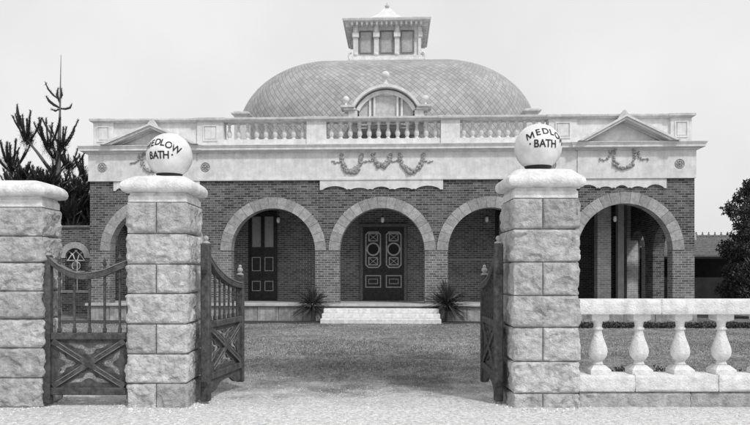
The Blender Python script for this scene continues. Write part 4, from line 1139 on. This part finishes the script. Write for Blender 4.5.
def fan(px, py, hw, ht, n_, dy=0, th=.034):
    """upright shoots rising from one branch end; sizes in photo pixels"""
    k = PDp/F; b0 = rel(Q(px, py, dy)); W_, H_ = hw*k, ht*k
    for i in range(n_):
        u = random.uniform(-1, 1); v = random.uniform(-1, 1)
        s0 = b0+Vector((u*W_*.35, v*W_*.35, abs(u)*H_*.10+random.uniform(-.05, .06)*KS))
        ln = H_*random.uniform(.55, 1.1)
        finger(s0, Vector((u*.75, v*.7, .85+random.uniform(-.1, .3))), ln*.9, .023*random.uniform(.8, 1.3))
    for _ in range(int(60*n_)):                          # needles of the older wood below the shoots
        q = b0+Vector((random.gauss(0, W_*.28), random.gauss(0, W_*.28), random.gauss(H_*.12, H_*.14)))
        nd = Vector((random.gauss(0,1), random.gauss(0,1), random.gauss(1,.7))).normalized(); s_ = nd.cross(Vector((.3,.5,.8))).normalized()*.0045*KS
        fol.add([q-s_, q+s_, q+nd*.09*KS], [(0,1,2)])
    tr.tube([b0-Vector((0,0,.05*KS)), b0+Vector((0,0,.03*KS))], [.02*KS,.012*KS], 5)
def limb(pts, th):
    P = [rel(Q(*q)) for q in pts]; th *= KS; tr.tube(P, [th*(1-.6*i/(len(P)-1)) for i in range(len(P))], 6)
    for _ in range(140):
        k = random.randint(0, len(P)-2); q = P[k].lerp(P[k+1], random.random()); nd = Vector((random.gauss(0,1), random.gauss(0,1), random.gauss(0,1)+.5)).normalized(); s_ = nd.cross(Vector((.3,.5,.8))).normalized()*.004
        s_ *= KS; fol.add([q-s_, q+s_, q+nd*.07*KS], [(0,1,2)])
def shoot(pts, th=.028):
    P = [rel(Q(*q)) for q in pts]; th *= KS
    fol.tube(P, [th*.5]+[th]*(len(P)-2)+[th*.3], 5)
    for _ in range(90):
        k = random.randint(0, len(P)-2); q = P[k].lerp(P[k+1], random.random()); nd = Vector((random.gauss(0,1), random.gauss(0,1), random.gauss(0,1)+.5)).normalized(); s_ = nd.cross(Vector((.3,.5,.8))).normalized()*.004
        s_ *= KS; fol.add([q-s_, q+s_, q+nd*.06*KS], [(0,1,2)])
shoot([(59.5,100),(53,95),(48,89),(45,82)], .02); shoot([(60,108),(54,105),(49,101),(46,96)], .03); shoot([(60,109),(55,111),(51,109)], .022)
shoot([(60,109),(66,109),(70,108),(72,104)], .024); shoot([(60,104),(57,95),(58,88)], .03); shoot([(60,100),(62,95),(61,88)], .02)
limb([(58,182),(48,167),(37,152),(27,140)], .05); fan(27, 143, 11, 36, 9); fan(26, 140, 8, 26, 4, .1); shoot([(25,134),(20,124),(17.5,112),(17,104)], .032)
limb([(57,190),(38,180),(20,172),(12,166)], .035); fan(10, 172, 10, 38, 11, .1); fan(10, 164, 8, 22, 5, -.1); fan(26, 178, 8, 20, 8, -.1); fan(38, 182, 8, 18, 7)
limb([(60,160),(55,150),(50,146)], .028); fan(49, 150, 10, 34, 10, 0); fan(64, 150, 9, 30, 8, -.1); fan(52, 158, 8, 18, 6, .2)
limb([(60,172),(66,166),(69,163)], .022); fan(67, 170, 8, 26, 9, .1); fan(83, 180, 8, 28, 9, .1); fan(80, 196, 9, 22, 10); fan(70, 192, 9, 22, 10, .2); limb([(60,185),(72,180),(83,175)], .025)
fan(54, 172, 8, 18, 6)
random.seed(13)
for px in list(range(4, 94, 5))+list(range(60, 92, 6)):
    for row, py in enumerate((186, 195, 204, 213, 222, 231)):
        if row == 0 and (70 < px < 90 or px < 12): continue
        q = random.uniform(-4, 4); fan(px+q, py+random.uniform(-4, 4)+(4 if px > 30 else 0), 9, 17, 8, random.uniform(-.9, .9), .038)
for py, l_ in ((190, 40), (202, 44), (214, 46), (226, 44)):
    for sg in (-1, 1):
        for dy in (-.6, 0, .6): limb([(57,py+8), (57+sg*l_*.4, py+6, dy*.5), (57+sg*l_*(.78 if sg > 0 else 1), py, dy)], .024)
tr.build('trunk', M['bark'], pine, smooth=True); fol.build('foliage', M['needles'], pine)

# leafy tree at the right edge
random.seed(21)
def leafy(name, label, loc, h, blobs, ls=.09, dens=900, group=None, mtl='leaves'):
    r = empty(name, loc); tag(r, label, 'tree', group)
    t_ = MB(); t_.tube([(0,0,-.1),(.05,0,h*.35),(-.05,.1,h*.7)], [.16,.12,.05], 8)
    f_ = MB()
    for bx, by, bz, br in blobs:
        t_.tube([(0,0,h*.25+bz*.1), (bx*.5,by*.5,bz*.75), (bx,by,bz)], [.06,.035,.012], 5)
        leaf_cloud(f_, (bx,by,bz), br, br, br*.85, int(dens*br*br*2), ls)
    t_.build('trunk', M['bark'], r, smooth=True); f_.build('crown', M[mtl], r)
D_ = 26.0; bl = []
for px, py, rr in ((733,215,6),(729,208,4),(742,205,8),(752,195,9),(748,185,5),(735,232,8),(745,225,9),(757,215,12),(731,250,9),(744,248,12),(760,240,14),(728,272,8),(740,275,13),(757,270,14),(738,293,12),(755,295,14),(775,250,18),(775,220,16),(775,280,18)):
    for q in range(2):
        bl.append(((px-765)*D_/F, random.uniform(-.8,.8), EYE+(HY-py)*D_/F, rr*1.25*D_/F))
leafy('leafy_tree', 'dense dark leafy tree at the right edge beside the open shed', ((765-VX)*D_/F, D_, 0), 4.5, bl, .10, 2600)

# ------------------------------------------------------------------ grass (uncountable blades)
random.seed(5)
mb = MB(); V, Fc = [], []
def blades(n, y0, y1, h0, h1, wd):
    for _ in range(n):
        t_ = random.random()**1.3; y = y0+(y1-y0)*t_
        hw = y*.62+.6; x = random.uniform(-hw, hw)+.2
        dn = noise.noise((x*.8, y*.8, 5))*.5+.5
        if random.random() > dn*1.3: continue
        e_ = (y-9.5+.9*noise.noise((x*1.2, 0, 8))+.7*noise.noise((x*3, y*3, 8)))/2.2
        if random.random() > e_ : continue
        h = random.uniform(h0, h1); a = random.uniform(0, pi); cx_, sx_ = cos(a)*wd, sin(a)*wd; lx, ly = random.gauss(0, .5)*h, random.gauss(0, .5)*h
        n_ = len(V); V.extend([(x-cx_, y-sx_, .002), (x+cx_, y+sx_, .002), (x+lx, y+ly, h)]); Fc.append((n_, n_+1, n_+2))
blades(150000, 9.0, 16, .012, .045, .004); blades(70000, 14, 23, .015, .05, .007)
# taller tufts along the drive edge
mb.v = V; mb.f = Fc
go = mb.build('grass', M['grass']); tag(go, 'short rough grass over the drive and lawns', 'grass', kind='stuff')

# loose stones on the road and along the foot of the piers
random.seed(31); mb = MB()
def stone(x, y, r, z0):
    n_ = 6; p0 = [(x+r*cos(2*pi*k/n_+.3)*random.uniform(.7,1.2), y+r*sin(2*pi*k/n_+.3)*random.uniform(.7,1.2), z0-.002) for k in range(n_)]
    p1 = [(x+(a-x)*.6, y+(b_-y)*.6, z0+r*random.uniform(.4,.7)) for a, b_, c in p0]
    mb.add(p0+p1, [(k, (k+1) % n_, (k+1) % n_+n_, k+n_) for k in range(n_)]+[tuple(range(n_, 2*n_))])
for _ in range(9000):
    y = random.uniform(7.2, 10.2); x = random.uniform(-6, 6)
    if y > 9 and random.random() < (y-9)/1.2: continue
    stone(x, y, random.uniform(.003, .011), .010 if y < 9.0 else .005)
for ex in (-2.52, 2.16, -4.3):
    for _ in range(500):
        a = random.uniform(0, 2*pi); stone(ex+cos(a)*random.gauss(.5, .08), PD+.3+sin(a)*random.gauss(.5, .06), random.uniform(.004, .018), .010)
go = mb.build('gravel', M['pebble']); tag(go, 'loose pale gravel scattered over the road before the gates', 'gravel', kind='stuff')
